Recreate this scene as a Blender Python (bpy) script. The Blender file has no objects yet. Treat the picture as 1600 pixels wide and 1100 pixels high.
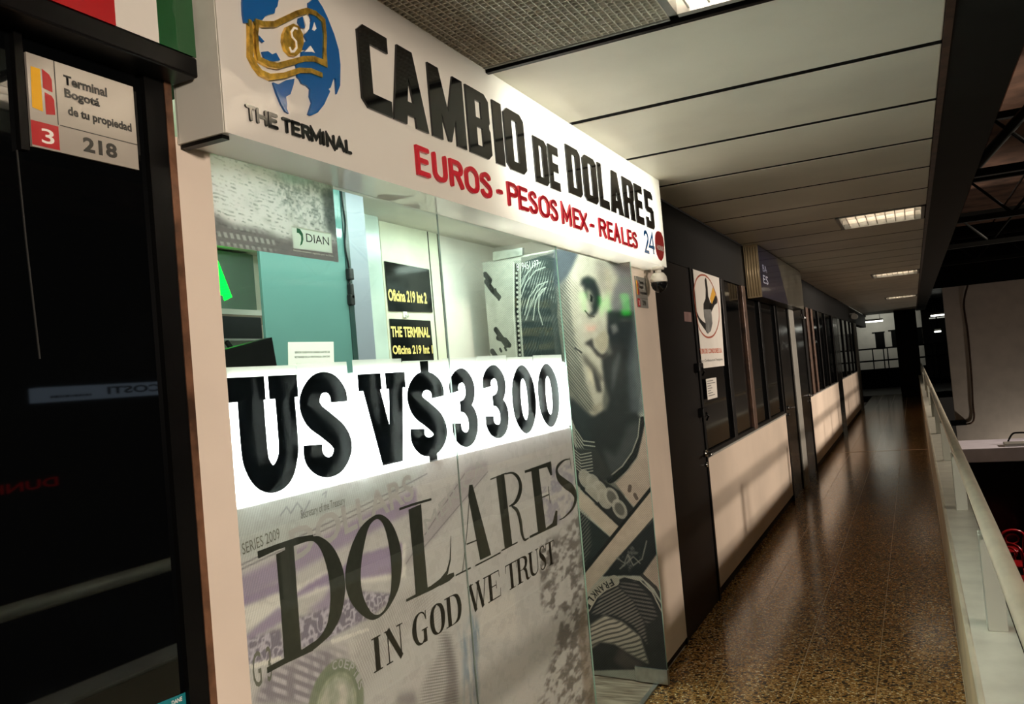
import bpy, bmesh, math, random
import numpy as np
from mathutils import Vector, Matrix
from mathutils.geometry import delaunay_2d_cdt
S = bpy.context.scene
COL = S.collection
PI = math.pi

# ------------------------------------------------------------ camera, world, exposure
cd = bpy.data.cameras.new('camera')
cam = bpy.data.objects.new('camera', cd)
COL.objects.link(cam)
cd.sensor_fit = 'HORIZONTAL'
cd.sensor_width = 36
cd.lens = 29.7423
cd.clip_start = 0.02
cam.matrix_world = Matrix.Translation((0, 0, 1.6)) @ Matrix(((0.8996196,0.0914156,0.4269985),(0.4279804,0.0095714,-0.9037373),(-0.0867027,0.9957668,-0.0305134))).to_4x4()
S.camera = cam
w = bpy.data.worlds.new('night')
S.world = w
w.use_nodes = True
w.node_tree.nodes['Background'].inputs[0].default_value = (1.0, .85, .7, 1)
w.node_tree.nodes['Background'].inputs[1].default_value = 0.012
S.view_settings.view_transform = 'Standard'
S.view_settings.look = 'None'
S.view_settings.exposure = 0.0
S.view_settings.gamma = 1.0
S.view_settings.use_curve_mapping = False

def lamp(name, loc, aim, sx, sy, power, color, rot=None):
    d = bpy.data.lights.new(name, 'AREA')
    d.shape = 'RECTANGLE'
    d.size, d.size_y, d.energy, d.color = sx, sy, power, color
    o = bpy.data.objects.new(name, d)
    COL.objects.link(o)
    o.location = loc
    o.rotation_euler = rot or (Vector(aim) - Vector(loc)).to_track_quat('-Z', 'Y').to_euler()
    return o
WARM = (1.0, .83, .68)
COOL = (.80, 1.0, .91)
# flood lamps on the far side of the atrium (they stand in the housings built below)
FLOODS = [(8.0, -2.5, 2.8), (8.0, 12.5, 2.8), (8.0, 19.0, 2.8)]
for q, p in zip((3400, 3900, 3100), FLOODS):
    d = bpy.data.lights.new('atrium_lamp', 'SPOT')
    d.energy, d.color, d.shadow_soft_size, d.spot_size, d.spot_blend = q, WARM, .38, math.radians(66), .5
    o = bpy.data.objects.new('atrium_lamp', d)
    COL.objects.link(o)
    o.location = (p[0] - .05, p[1], p[2])
    aim = (-1.3, p[1] + (5.0 if p[1] < 5 else -1.3), 1.0)
    o.rotation_euler = (Vector(aim) - Vector(o.location)).to_track_quat('-Z', 'Y').to_euler()
# ceiling LED panels of the exchange office, and an added strip brightening its ceiling
lamp('office_lamp', (-1.62, 2.3, 2.405), None, .25, 1.8, 9, COOL, (0, 0, 0.0001))
lamp('office_lamp', (-1.385, 2.75, 2.36), (-2.4, 2.75, 2.42), 2.7, .04, 11, COOL)
lamp('office_lamp', (-1.8, 3.85, 2.405), None, .4, .6, 14, COOL, (0, 0, 0.0001))
# LED strips inside the lit fascia sign
lamp('sign_lamp', (-1.302, 3.55, 2.39), (0, 3.55, 2.39), 1.9, .36, 19, (.97, 1.0, .95))
# lamp of the gallery far behind, and an added one brightening the hall wall
lamp('added_hall_lamp', (3.0, 24.62, -2.68), (1.9, 26.0, -.75), .3, .3, 26, (1.0, .86, .72))
lamp('gallery_lamp', (-1.2, 34.6, 3.0), (-1.2, 36, 1.6), 1.2, .1, 9, (.95, 1.0, .88))

# ------------------------------------------------------------ helpers
def lin(c):
    c = np.asarray(c, float) / 255
    return np.where(c <= .04045, c / 12.92, ((c + .055) / 1.055) ** 2.4)
def rgba(c):
    return tuple(float(v) for v in lin(c)) + (1,)

def nt(name):
    m = bpy.data.materials.new(name)
    m.use_nodes = True
    t = m.node_tree
    t.nodes.clear()
    out = t.nodes.new('ShaderNodeOutputMaterial')
    return m, t, out
def node(t, kind, **kw):
    n = t.nodes.new('ShaderNode' + kind)
    for k, v in kw.items():
        if k.startswith('_'):
            setattr(n, k[1:], v)
        else:
            n.inputs[k.replace('__', ' ')].default_value = v
    return n
def pbsdf(t, rgb, rough, metal=0, spec=.5):
    b = t.nodes.new('ShaderNodeBsdfPrincipled')
    b.inputs['Base Color'].default_value = rgba(rgb)
    b.inputs['Roughness'].default_value = rough
    b.inputs['Metallic'].default_value = metal
    b.inputs['Specular IOR Level'].default_value = spec
    return b
def mat(name, rgb, rough=.5, metal=0, spec=.5, var=.06, scale=3.0, bump=0, bscale=40, dirt=None):
    """painted, plastic, metal surface with a little procedural wear"""
    m, t, out = nt(name)
    b = pbsdf(t, rgb, rough, metal, spec)
    tc = t.nodes.new('ShaderNodeTexCoord')
    if var or dirt:
        n = node(t, 'TexNoise', Scale=scale, Detail=6.0)
        t.links.new(tc.outputs['Object'], n.inputs['Vector'])
        r = t.nodes.new('ShaderNodeValToRGB')
        base = np.array(rgb, float)
        lo = np.array(dirt, float) if dirt else base * (1 - var)
        hi = np.minimum(base * (1 + var), 255)
        r.color_ramp.elements[0].position = .3
        r.color_ramp.elements[0].color = rgba(lo)
        r.color_ramp.elements[1].position = .62 if not dirt else .5
        r.color_ramp.elements[1].color = rgba(hi)
        t.links.new(n.outputs['Fac'], r.inputs['Fac'])
        t.links.new(r.outputs['Color'], b.inputs['Base Color'])
    if bump:
        n2 = node(t, 'TexNoise', Scale=bscale, Detail=2.0)
        t.links.new(tc.outputs['Object'], n2.inputs['Vector'])
        bp = node(t, 'Bump', Strength=bump, Distance=.01)
        t.links.new(n2.outputs['Fac'], bp.inputs['Height'])
        t.links.new(bp.outputs['Normal'], b.inputs['Normal'])
    t.links.new(b.outputs[0], out.inputs['Surface'])
    return m
def emit(name, rgb, strength, dots=None):
    m, t, out = nt(name)
    e = node(t, 'Emission', Color=rgba(rgb), Strength=strength)
    if dots:
        tc = t.nodes.new('ShaderNodeTexCoord')
        v = node(t, 'TexVoronoi', Scale=dots, Randomness=0.0)
        t.links.new(tc.outputs['Object'], v.inputs['Vector'])
        mr = node(t, 'MapRange')
        mr.inputs[1].default_value = .25
        mr.inputs[2].default_value = .6
        mr.inputs[3].default_value = strength * 1.3
        mr.inputs[4].default_value = strength * .3
        t.links.new(v.outputs['Distance'], mr.inputs[0])
        t.links.new(mr.outputs[0], e.inputs['Strength'])
    t.links.new(e.outputs[0], out.inputs['Surface'])
    return m
def glass(name, tint=(1, 1, 1), refl=1.0, rough=.0):
    """thin architectural pane: clear, with Fresnel reflection"""
    m, t, out = nt(name)
    tr = node(t, 'BsdfTransparent', Color=tuple(tint) + (1,))
    gl = node(t, 'BsdfGlossy', Roughness=rough)
    fr = fresnel(t, 1.5)
    mu = node(t, 'Math', _operation='MULTIPLY')
    mu.inputs[1].default_value = refl
    t.links.new(fr.outputs[0], mu.inputs[0])
    mx = t.nodes.new('ShaderNodeMixShader')
    t.links.new(mu.outputs[0], mx.inputs[0])
    t.links.new(tr.outputs[0], mx.inputs[1])
    t.links.new(gl.outputs[0], mx.inputs[2])
    t.links.new(mx.outputs[0], out.inputs['Surface'])
    return m
def sheet(name, rgb, trans=.4, clear=0, coat=.05, rough=.1, wavy=0, attr=None, ior=1.45):
    """acrylic or film: diffuse + translucent (+ clear) under a glossy skin"""
    m, t, out = nt(name)
    df = node(t, 'BsdfDiffuse', Color=rgba(rgb))
    tl = node(t, 'BsdfTranslucent', Color=rgba(rgb))
    if attr:
        a = t.nodes.new('ShaderNodeAttribute')
        a.attribute_name = attr
        t.links.new(a.outputs['Color'], df.inputs['Color'])
        t.links.new(a.outputs['Color'], tl.inputs['Color'])
    mx = node(t, 'MixShader', Fac=trans)
    t.links.new(df.outputs[0], mx.inputs[1])
    t.links.new(tl.outputs[0], mx.inputs[2])
    last = mx
    if clear:
        tr = node(t, 'BsdfTransparent')
        m2 = node(t, 'MixShader', Fac=clear)
        t.links.new(mx.outputs[0], m2.inputs[1])
        t.links.new(tr.outputs[0], m2.inputs[2])
        last = m2
    gl = node(t, 'BsdfGlossy', Roughness=rough)
    fr = fresnel(t, ior)
    m3 = t.nodes.new('ShaderNodeMixShader')
    t.links.new(fr.outputs[0], m3.inputs[0])
    t.links.new(last.outputs[0], m3.inputs[1])
    t.links.new(gl.outputs[0], m3.inputs[2])
    if wavy:
        tc = t.nodes.new('ShaderNodeTexCoord')
        n2 = node(t, 'TexNoise', Scale=7.0, Detail=1.5)
        t.links.new(tc.outputs['Object'], n2.inputs['Vector'])
        bp = node(t, 'Bump', Strength=wavy, Distance=.02)
        t.links.new(n2.outputs['Fac'], bp.inputs['Height'])
        t.links.new(bp.outputs['Normal'], gl.inputs['Normal'])
    t.links.new(m3.outputs[0], out.inputs['Surface'])
    return m
def printed(name, attr, rough=.04):
    m, t, out = nt(name)
    b = pbsdf(t, (200, 200, 200), rough)
    a = t.nodes.new('ShaderNodeAttribute')
    a.attribute_name = attr
    t.links.new(a.outputs['Color'], b.inputs['Base Color'])
    t.links.new(b.outputs[0], out.inputs['Surface'])
    return m

def fresnel(t, ior):
    """Fresnel factor that is the same from both sides of a thin sheet"""
    fr = t.nodes.new('ShaderNodeFresnel')
    ge = t.nodes.new('ShaderNodeNewGeometry')
    mr = node(t, 'MapRange')
    mr.inputs[3].default_value = ior
    mr.inputs[4].default_value = 1 / ior
    t.links.new(ge.outputs['Backfacing'], mr.inputs[0])
    t.links.new(mr.outputs[0], fr.inputs['IOR'])
    return fr

class Plane:
    """a wall plane: maps (a, b) and a height above it to a world point"""
    def __init__(s, o, ea, eb, n):
        s.o, s.ea, s.eb, s.n = Vector(o), Vector(ea), Vector(eb), Vector(n)
    def __call__(s, a, b, h=0):
        return s.o + s.ea * a + s.eb * b + s.n * h
def PX(x): return Plane((x, 0, 0), (0, 1, 0), (0, 0, 1), (1, 0, 0))       # faces the corridor; (y, z)
def PY(y): return Plane((0, y, 0), (1, 0, 0), (0, 0, 1), (0, -1, 0))      # faces the near end; (x, z)
def PW(x): return Plane((x, 0, 0), (0, -1, 0), (0, 0, 1), (-1, 0, 0))     # faces the facade; (-y, z)

class MB:
    def __init__(s, merge=False):
        s.bm = bmesh.new()
        s.acc = [] if merge else None      # merge: overlapping outlines become one clean outline
    def box(s, x0, x1, y0, y1, z0, z1, bevel=0):
        vs = [s.bm.verts.new((x, y, z)) for x in (x0, x1) for y in (y0, y1) for z in (z0, z1)]
        for f in ((0, 1, 3, 2), (4, 6, 7, 5), (0, 4, 5, 1), (2, 3, 7, 6), (0, 2, 6, 4), (1, 5, 7, 3)):
            s.bm.faces.new([vs[i] for i in f])
        if bevel:
            es = list({e for v in vs for e in v.link_edges})
            bmesh.ops.bevel(s.bm, geom=es, offset=bevel, segments=2, affect='EDGES', profile=.5)
        return s
    def poly(s, pts, pl, d=.001, h=0):
        """flat outline raised by d above plane"""
        n = len(pts)
        if s.acc is not None:
            s.acc.append([(p[0], p[1]) for p in pts]); s.up = (pl, d, h)
            return s
        top = [s.bm.verts.new(pl(p[0], p[1], h + d)) for p in pts]
        area = sum(pts[i][0] * pts[(i + 1) % n][1] - pts[(i + 1) % n][0] * pts[i][1] for i in range(n))
        order = top if area > 0 else top[::-1]
        try: s.bm.faces.new(order)
        except ValueError: pass
        if d > .0006:
            bot = [s.bm.verts.new(pl(p[0], p[1], h)) for p in pts]
            for i in range(n):
                j = (i + 1) % n
                q = [top[i], bot[i], bot[j], top[j]]
                s.bm.faces.new(q if area > 0 else q[::-1])
            try: s.bm.faces.new(bot[::-1] if area > 0 else bot)
            except ValueError: pass
        return s
    def rib(s, path, wd, pl, d=.001, h=0, closed=False, cap=False, asp=1.0):
        """stroke of given width (or widths as third item), mitred; asp scales the horizontal width"""
        path = [p for i, p in enumerate(path) if i == 0 or math.hypot(p[0] - path[i - 1][0], p[1] - path[i - 1][1]) > 1e-6]
        n = len(path)
        L, R = [], []
        for i in range(n):
            p = path[i]
            ww = (p[2] if len(p) > 2 else wd) / 2
            a = path[(i - 1) % n] if (i > 0 or closed) else None
            c = path[(i + 1) % n] if (i < n - 1 or closed) else None
            def un(u, v):
                x, y = (v[0] - u[0]) / asp, v[1] - u[1]
                l = math.hypot(x, y) or 1e-9
                return x / l, y / l
            d1 = un(a, p) if a else un(p, c)
            d2 = un(p, c) if c else d1
            nx, ny = -(d1[1] + d2[1]), d1[0] + d2[0]
            l = math.hypot(nx, ny) or 1e-9
            nx, ny = nx / l, ny / l
            co = max(.45, nx * -d1[1] + ny * d1[0])
            k = ww / co
            L.append((p[0] + nx * k * asp, p[1] + ny * k)); R.append((p[0] - nx * k * asp, p[1] - ny * k))
        m = n if closed else n - 1
        for i in range(m):
            j = (i + 1) % n
            s.poly([R[i], R[j], L[j], L[i]], pl, d, h)
        if cap:
            for e in (path[0], path[-1]):
                r = (e[2] if len(e) > 2 else wd) / 2
                s.poly([(e[0] + r * asp * math.cos(t * PI / 6), e[1] + r * math.sin(t * PI / 6)) for t in range(12)], pl, d, h)
        return s
    def tube(s, path, r, seg=10, closed=False):
        pts = [Vector(p) for p in path]
        n = len(pts); rings = []
        for i, p in enumerate(pts):
            a = pts[i - 1] if (i > 0 or closed) else None
            c = pts[(i + 1) % n] if (i < n - 1 or closed) else None
            t = ((c - a) if (a is not None and c is not None) else (c - p if a is None else p - a)).normalized()
            up = Vector((0, 0, 1)) if abs(t.z) < .9 else Vector((0, 1, 0))
            u = t.cross(up).normalized(); v = u.cross(t)
            rr = r[i] if isinstance(r, (list, tuple)) else r
            rings.append([s.bm.verts.new(p + u * rr * math.cos(2 * PI * k / seg) + v * rr * math.sin(2 * PI * k / seg)) for k in range(seg)])
        for i in range(n if closed else n - 1):
            A, B = rings[i], rings[(i + 1) % n]
            for k in range(seg):
                f = s.bm.faces.new((A[k], A[(k + 1) % seg], B[(k + 1) % seg], B[k])); f.smooth = True
        if not closed:
            s.bm.faces.new(rings[0]); s.bm.faces.new(rings[-1][::-1])
        return s
    def merge(s):
        vs, es = [], []
        for p in s.acc:
            b_ = len(vs); n = len(p)
            vs += [Vector(c) for c in p]
            es += [(b_ + i, b_ + (i + 1) % n) for i in range(n)]
        ov, oe, of, _, _, _ = delaunay_2d_cdt(vs, es, [], 0, 1e-6)
        bb = [(min(c[0] for c in p), max(c[0] for c in p), min(c[1] for c in p), max(c[1] for c in p), p) for p in s.acc]
        def covered(x, y):
            for x0, x1, y0_, y1_, p in bb:
                if x0 < x < x1 and y0_ < y < y1_:
                    k = False
                    for (ax, ay), (bx, by) in zip(p, p[1:] + p[:1]):
                        if (ay > y) != (by > y) and x < (bx - ax) * (y - ay) / (by - ay) + ax: k = not k
                    if k: return True
            return False
        tri = [f for f in of if covered(sum(ov[i].x for i in f) / 3, sum(ov[i].y for i in f) / 3)]
        pl, d, h = s.up
        top = [s.bm.verts.new(pl(v.x, v.y, h + d)) for v in ov]
        cnt = {}
        for f in tri:
            s.bm.faces.new([top[i] for i in f])
            for i in range(3):
                a, b = f[i], f[(i + 1) % 3]
                cnt.setdefault((min(a, b), max(a, b)), []).append((a, b))
        if d > .0006:
            bot = {}
            for e in cnt.values():
                if len(e) == 1:
                    for i in e[0]:
                        if i not in bot: bot[i] = s.bm.verts.new(pl(ov[i].x, ov[i].y, h))
                    a, b = e[0]
                    s.bm.faces.new([top[b], top[a], bot[a], bot[b]])
        bmesh.ops.delete(s.bm, geom=[v for v in s.bm.verts if not v.link_faces], context='VERTS')
    def build(s, name, m, parent=None, fix=True):
        if s.acc: s.merge()
        if fix: bmesh.ops.recalc_face_normals(s.bm, faces=s.bm.faces)
        me = bpy.data.meshes.new(name)
        s.bm.to_mesh(me); s.bm.free()
        me.materials.append(m)
        o = bpy.data.objects.new(name, me)
        COL.objects.link(o)
        if parent:
            o.parent = parent
            o.matrix_parent_inverse = Matrix.Translation(-WORLD[parent])
            WORLD[o] = Vector((0, 0, 0))
        else:
            WORLD[o] = Vector((0, 0, 0))
        return o
WORLD = {}
def tag(o, label=None, cat=None, group=None, kind=None):
    for k, v in (('label', label), ('category', cat), ('group', group), ('kind', kind)):
        if v: o[k] = v
    return o
def thing(name, loc, label, cat, group=None):
    o = bpy.data.objects.new(name, None)
    o.empty_display_size = .05
    COL.objects.link(o)
    o.location = loc
    WORLD[o] = Vector(loc)
    return tag(o, label, cat, group)
def struct(name, mb=None, m=None):
    if mb is None:
        o = bpy.data.objects.new(name, None); COL.objects.link(o); WORLD[o] = Vector((0, 0, 0))
    else:
        o = mb.build(name, m)
    o['kind'] = 'structure'
    return o
def box(*a, **k): return MB().box(*a, **k)

def text(body, pl, a0, b0, a1, b1, m, parent, name='lettering', bold=0, d=.0008, h=0, flip=False):
    """lettering fitted into the rectangle a0..a1, b0..b1 of a plane"""
    cu = bpy.data.curves.new(name, 'FONT')
    cu.body = body; cu.size = 1; cu.offset = bold; cu.resolution_u = 3
    tmp = bpy.data.objects.new(name, cu)
    COL.objects.link(tmp)
    dg = bpy.context.evaluated_depsgraph_get()
    me = bpy.data.meshes.new_from_object(tmp.evaluated_get(dg))
    bpy.data.objects.remove(tmp)
    co = np.zeros(len(me.vertices) * 3)
    me.vertices.foreach_get('co', co)
    co = co.reshape(-1, 3)
    mn, mx = co.min(0), co.max(0)
    out = []
    for c in co:
        u = (c[0] - mn[0]) / (mx[0] - mn[0]); v = (c[1] - mn[1]) / (mx[1] - mn[1])
        out.append(pl(a0 + (a1 - a0) * u, b0 + (b1 - b0) * v, h + d))
    me.vertices.foreach_set('co', np.array([tuple(q) for q in out]).ravel())
    me.name = name
    me.materials.clear(); me.materials.append(m)
    o = bpy.data.objects.new(name, me)
    COL.objects.link(o)
    if parent:
        o.parent = parent
        o.matrix_parent_inverse = Matrix.Translation(-WORLD[parent])
        WORLD[o] = Vector((0, 0, 0))
    return o

def smooth(path, n=5):
    if len(path) < 4: return path
    P_ = [np.array(p) for p in path]
    out_ = []
    for i in range(len(P_) - 1):
        a, b, c, d = P_[max(i - 1, 0)], P_[i], P_[i + 1], P_[min(i + 2, len(P_) - 1)]
        for k in range(n):
            u = k / n
            out_.append(.5 * (2 * b + (c - a) * u + (2 * a - 5 * b + 4 * c - d) * u * u + (3 * b - a - 3 * c + d) * u ** 3))
    out_.append(P_[-1])
    return [tuple(float(v) for v in p) for p in out_]
def csmooth(p): return smooth(p[-1:] + p + p[:2])[5:5 * (len(p) + 1)]

# ---- picture painted on a sheet: point colours on a fine grid
rng = np.random.default_rng(7)
class Canvas:
    def __init__(s, a0, a1, b0, b1, na, nb, base):
        s.A, s.B = np.meshgrid(np.linspace(a0, a1, na), np.linspace(b0, b1, nb))
        s.na, s.nb = na, nb
        s.c = np.ones((nb, na, 3)) * np.array(base, float)
    def put(s, mask, col, alpha=1.0):
        k = (mask * alpha)[..., None]
        s.c = s.c * (1 - k) + np.array(col, float) * k
        return s
    def inside(s, pts):
        m = np.zeros(s.A.shape, bool)
        n = len(pts)
        for i in range(n):
            x0, y0 = pts[i][:2]; x1, y1 = pts[(i + 1) % n][:2]
            if y0 == y1: continue
            c = ((y0 > s.B) != (y1 > s.B)) & (s.A < (x1 - x0) * (s.B - y0) / (y1 - y0) + x0)
            m ^= c
        return m.astype(float)
    def blur(s, m, r):
        for ax in (0, 1):
            for _ in range(2):
                k = np.cumsum(np.pad(m, [(r + 1, r) if q == ax else (0, 0) for q in (0, 1)], mode='edge'), axis=ax)
                n = m.shape[ax]
                hi = np.take(k, range(2 * r + 1, 2 * r + 1 + n), axis=ax); lo = np.take(k, range(0, n), axis=ax)
                m = (hi - lo) / (2 * r + 1)
        return m
    def poly(s, pts, col, alpha=1.0, soft=0, lines=None):
        m = s.inside(pts)
        if soft: m = s.blur(m, soft)
        if lines is not None: m = m * lines
        return s.put(m, col, alpha)
    def line(s, pts, wd, col, alpha=1.0, closed=False):
        pts = list(pts) + ([pts[0]] if closed else [])
        best = np.full(s.A.shape, 9.0)
        for p, q in zip(pts[:-1], pts[1:]):
            dx, dy = q[0] - p[0], q[1] - p[1]
            t = np.clip(((s.A - p[0]) * dx + (s.B - p[1]) * dy) / (dx * dx + dy * dy + 1e-12), 0, 1)
            best = np.minimum(best, np.hypot(s.A - p[0] - t * dx, s.B - p[1] - t * dy))
        px = abs(s.A[0, 1] - s.A[0, 0])
        return s.put(np.clip((wd / 2 - best) / px + .5, 0, 1), col, alpha)
    def noise(s, cells_a, cells_b, octv=3):
        tot = np.zeros(s.A.shape); amp = 1; norm = 0
        for o in range(octv):
            na, nb = int(cells_a * 2 ** o) + 2, int(cells_b * 2 ** o) + 2
            g = rng.random((nb, na))
            x = np.linspace(0, na - 1.001, s.na); y = np.linspace(0, nb - 1.001, s.nb)
            xi, yi = x.astype(int), y.astype(int)
            fx = (x - xi)[None]; fy = (y - yi)[:, None]
            fx = fx * fx * (3 - 2 * fx); fy = fy * fy * (3 - 2 * fy)
            v = (g[yi][:, xi] * (1 - fx) + g[yi][:, xi + 1] * fx) * (1 - fy) + (g[yi + 1][:, xi] * (1 - fx) + g[yi + 1][:, xi + 1] * fx) * fy
            tot += v * amp; norm += amp; amp *= .55
        return tot / norm
    def waves(s, deg, period, duty=.5, wob=0, wobn=None):
        t = math.radians(deg)
        ph = (s.A * math.cos(t) + s.B * math.sin(t)) / period
        if wobn is not None: ph = ph + wob * wobn
        v = .5 + .5 * np.sin(2 * PI * ph)
        return np.clip((v - (1 - duty)) / .25 + .5, 0, 1)
    def mesh(s, name, pl, m, attr, parent=None, hole=None):
        cut = s.inside(hole) if hole else None
        na, nb = s.na, s.nb
        o3 = np.array(pl.o); ea = np.array(pl.ea); eb = np.array(pl.eb)
        co = o3 + s.A[..., None] * ea + s.B[..., None] * eb
        me = bpy.data.meshes.new(name)
        me.vertices.add(na * nb)
        me.vertices.foreach_set('co', co.reshape(-1).astype(np.float32))
        i = np.arange((nb - 1) * (na - 1)); r, c = i // (na - 1), i % (na - 1)
        v0 = r * na + c
        q = np.stack([v0, v0 + 1, v0 + na + 1, v0 + na], 1)
        if hole: q = q[cut.ravel()[q].min(axis=1) < .5]
        me.loops.add(q.size); me.loops.foreach_set('vertex_index', q.ravel().astype(np.int32))
        me.polygons.add(len(q)); me.polygons.foreach_set('loop_start', (np.arange(len(q)) * 4).astype(np.int32))
        me.update(calc_edges=True)
        at = me.color_attributes.new(attr, 'FLOAT_COLOR', 'POINT')
        col = np.ones((na * nb, 4), np.float32); col[:, :3] = lin(np.clip(s.c, 0, 255)).reshape(-1, 3)
        at.data.foreach_set('color', col.ravel())
        me.materials.append(m)
        o = bpy.data.objects.new(name, me)
        COL.objects.link(o)
        if parent:
            o.parent = parent
            o.matrix_parent_inverse = Matrix.Translation(-WORLD[parent]); WORLD[o] = Vector((0, 0, 0))
        else: WORLD[o] = Vector((0, 0, 0))
        return o

# ------------------------------------------------------------ materials
M = dict(
    white_wall=mat('white painted plaster', (222, 214, 204), .55, var=.03),
    pillar=mat('cream enamel panel', (226, 212, 198), .45, var=.02),
    dado=mat('white laminate panel', (214, 200, 184), .35, var=.05, scale=1.2),
    black=mat('black painted metal', (10, 10, 10), .4, var=.2, spec=.15),
    charcoal=mat('charcoal painted board', (15, 17, 18), .5, var=.12, spec=.1),
    door_dark=mat('dark brown painted door', (19, 16, 15), .4, var=.15, spec=.15),
    door_gloss=mat('dark glossy laminate', (20, 20, 20), .14, var=.15),
    brown=mat('worn brown aluminium', (76, 57, 46), .4, .3, var=.25, scale=14),
    frame_gray=mat('pale grey aluminium', (150, 150, 144), .4, .2, var=.05),
    chrome=mat('chrome', (205, 205, 205), .18, 1.0, var=0),
    steel=mat('brushed steel', (190, 190, 186), .32, .9, var=.05, scale=30),
    dark_glass=mat('black window glass', (5, 6, 7), .025, var=0, spec=.45),
    glass=glass('clear shop glass', (.965, 1, .985), .6),
    teal=sheet('teal frosted acrylic', (108, 152, 148), .3, 0, rough=.06),
    acrylic=sheet('milky sign acrylic', (242, 238, 231), .3, 0, rough=.05, wavy=.16, ior=1.75),
    sign_side=mat('white sign sheet metal', (226, 226, 216), .35, var=.02, dirt=(205, 204, 194), scale=5),
    letter_black=mat('gloss black acrylic letter', (10, 10, 10), .07, var=0),
    letter_red=mat('gloss red acrylic letter', (188, 16, 40), .12, var=0),
    blue=mat('blue acrylic', (10, 84, 150), .12, var=.05),
    gold=mat('gold mirror acrylic', (205, 165, 70), .16, .85, var=.25, scale=60),
    ceiling=mat('white enamelled ceiling strip', (226, 222, 206), .42, var=.04, scale=1.5),
    gap=mat('dark ceiling void', (11, 9, 7), .9, var=.1, spec=.1),
    grille=mat('grey eggcrate plastic', (226, 220, 204), .5, var=.03),
    ledge=mat('grey green enamel', (196, 198, 186), .35, var=.05, scale=8),
    parapet=mat('beige concrete band', (176, 160, 130), .5, var=.08),
    rail=mat('pale enamelled tube', (206, 202, 182), .3, .25, var=.05, scale=9),
    beam=mat('dark green steel paint', (24, 26, 24), .6, var=.12, spec=.2),
    roof=mat('brown roof sheeting', (120, 92, 76), .8, var=.25, scale=2),
    paper=mat('white paper', (228, 226, 218), .6, var=.02),
    print_black=mat('black print', (14, 14, 13), .3, var=0),
    print_grey=mat('grey print', (112, 112, 112), .4, var=0),
    print_red=mat('red print', (176, 26, 34), .3, var=0),
    print_orange=mat('orange print', (206, 92, 44), .4, var=0),
    print_yellow=mat('yellow print', (232, 176, 40), .4, var=0),
    print_green=mat('green print', (64, 130, 100), .4, var=0),
    print_white=mat('white print', (235, 232, 225), .4, var=0),
    gold_letter=mat('gold painted letter', (232, 204, 122), .4, .1, var=.1),
    plaque_black=mat('black acrylic plaque', (7, 9, 9), .12, var=0),
    marble=mat('pale marble facing', (180, 192, 184), .25, var=.05, scale=6),
    beige_panel=mat('pale beige laminate', (206, 204, 182), .4, var=.03, scale=6),
    post_blue=mat('bluish white post', (132, 138, 150), .4, var=.02),
    red_tube=mat('red painted steel tube', (170, 22, 30), .3, var=.05),
    dark_floor=mat('dark hall floor', (20, 17, 15), .55, var=.2, spec=.2),
    plastic=mat('white plastic', (222, 220, 210), .35, var=.02),
    lens=mat('smoked dome', (16, 16, 17), .08, var=0),
    cable=mat('black cable', (12, 12, 12), .45, var=0),
    kiosk_front=mat('dark kiosk glass', (20, 17, 17), .2, var=.3),
    tube=emit('fluorescent tube', (255, 236, 214), 10.0),
    tube_near=emit('near fluorescent tube', (255, 238, 220), 110.0),
    window_tint=mat('dark tinted window', (6, 7, 8), .06, var=0, spec=.12),
    tube_far=emit('bare fluorescent tube', (255, 255, 240), 9.0),
    led_green=emit('green LED matrix', (3, 240, 34), 12.0, dots=150),
    led_red=emit('red LED matrix', (250, 10, 8), 12.0, dots=150),
    lightbox=emit('lightbox diffuser', (246, 255, 252), 30.0),
    lit_sign=emit('backlit sign panel', (200, 222, 245), .9),
    lit_red=emit('red neon lettering', (235, 20, 25), .6),
    louver=mat('bright louver blade', (236, 232, 222), .3, .1, var=0),
)
# floor: polished terrazzo tiles
m, t, out = nt('polished brown terrazzo')
b = pbsdf(t, (90, 66, 42), .16, 0, .38)
tc = t.nodes.new('ShaderNodeTexCoord')
vo = node(t, 'TexVoronoi', Scale=120.0)
vo2 = node(t, 'TexVoronoi', Scale=64.0)
no = node(t, 'TexNoise', Scale=2.2, Detail=4.0)
for q in (vo, vo2, no): t.links.new(tc.outputs['Object'], q.inputs['Vector'])
sep = t.nodes.new('ShaderNodeSeparateColor'); t.links.new(vo.outputs['Color'], sep.inputs[0])
r = t.nodes.new('ShaderNodeValToRGB')
for i, (p, c) in enumerate([(0, (88, 58, 27)), (.3, (132, 92, 47)), (.62, (168, 126, 70)), (.9, (198, 158, 100)), (.985, (234, 216, 176))]):
    e = r.color_ramp.elements[i] if i < 2 else r.color_ramp.elements.new(p)
    e.position = p; e.color = rgba(c)
t.links.new(sep.outputs[0], r.inputs['Fac'])
sp2 = t.nodes.new('ShaderNodeSeparateColor'); t.links.new(vo2.outputs['Color'], sp2.inputs[0])
gt = node(t, 'Math', _operation='LESS_THAN'); gt.inputs[1].default_value = .11
t.links.new(sp2.outputs[0], gt.inputs[0])
mxc = t.nodes.new('ShaderNodeMix'); mxc.data_type = 'RGBA'; mxc.inputs[7].default_value = rgba((62, 40, 22))
t.links.new(gt.outputs[0], mxc.inputs[0]); t.links.new(r.outputs[0], mxc.inputs[6])
hs = t.nodes.new('ShaderNodeMix'); hs.data_type = 'RGBA'; hs.blend_type = 'MULTIPLY'; hs.inputs[0].default_value = .5
t.links.new(mxc.outputs[2], hs.inputs[6]); t.links.new(no.outputs['Fac'], hs.inputs[7])
t.links.new(hs.outputs[2], b.inputs['Base Color'])
t.links.new(b.outputs[0], out.inputs['Surface'])
M['terrazzo'] = m
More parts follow.
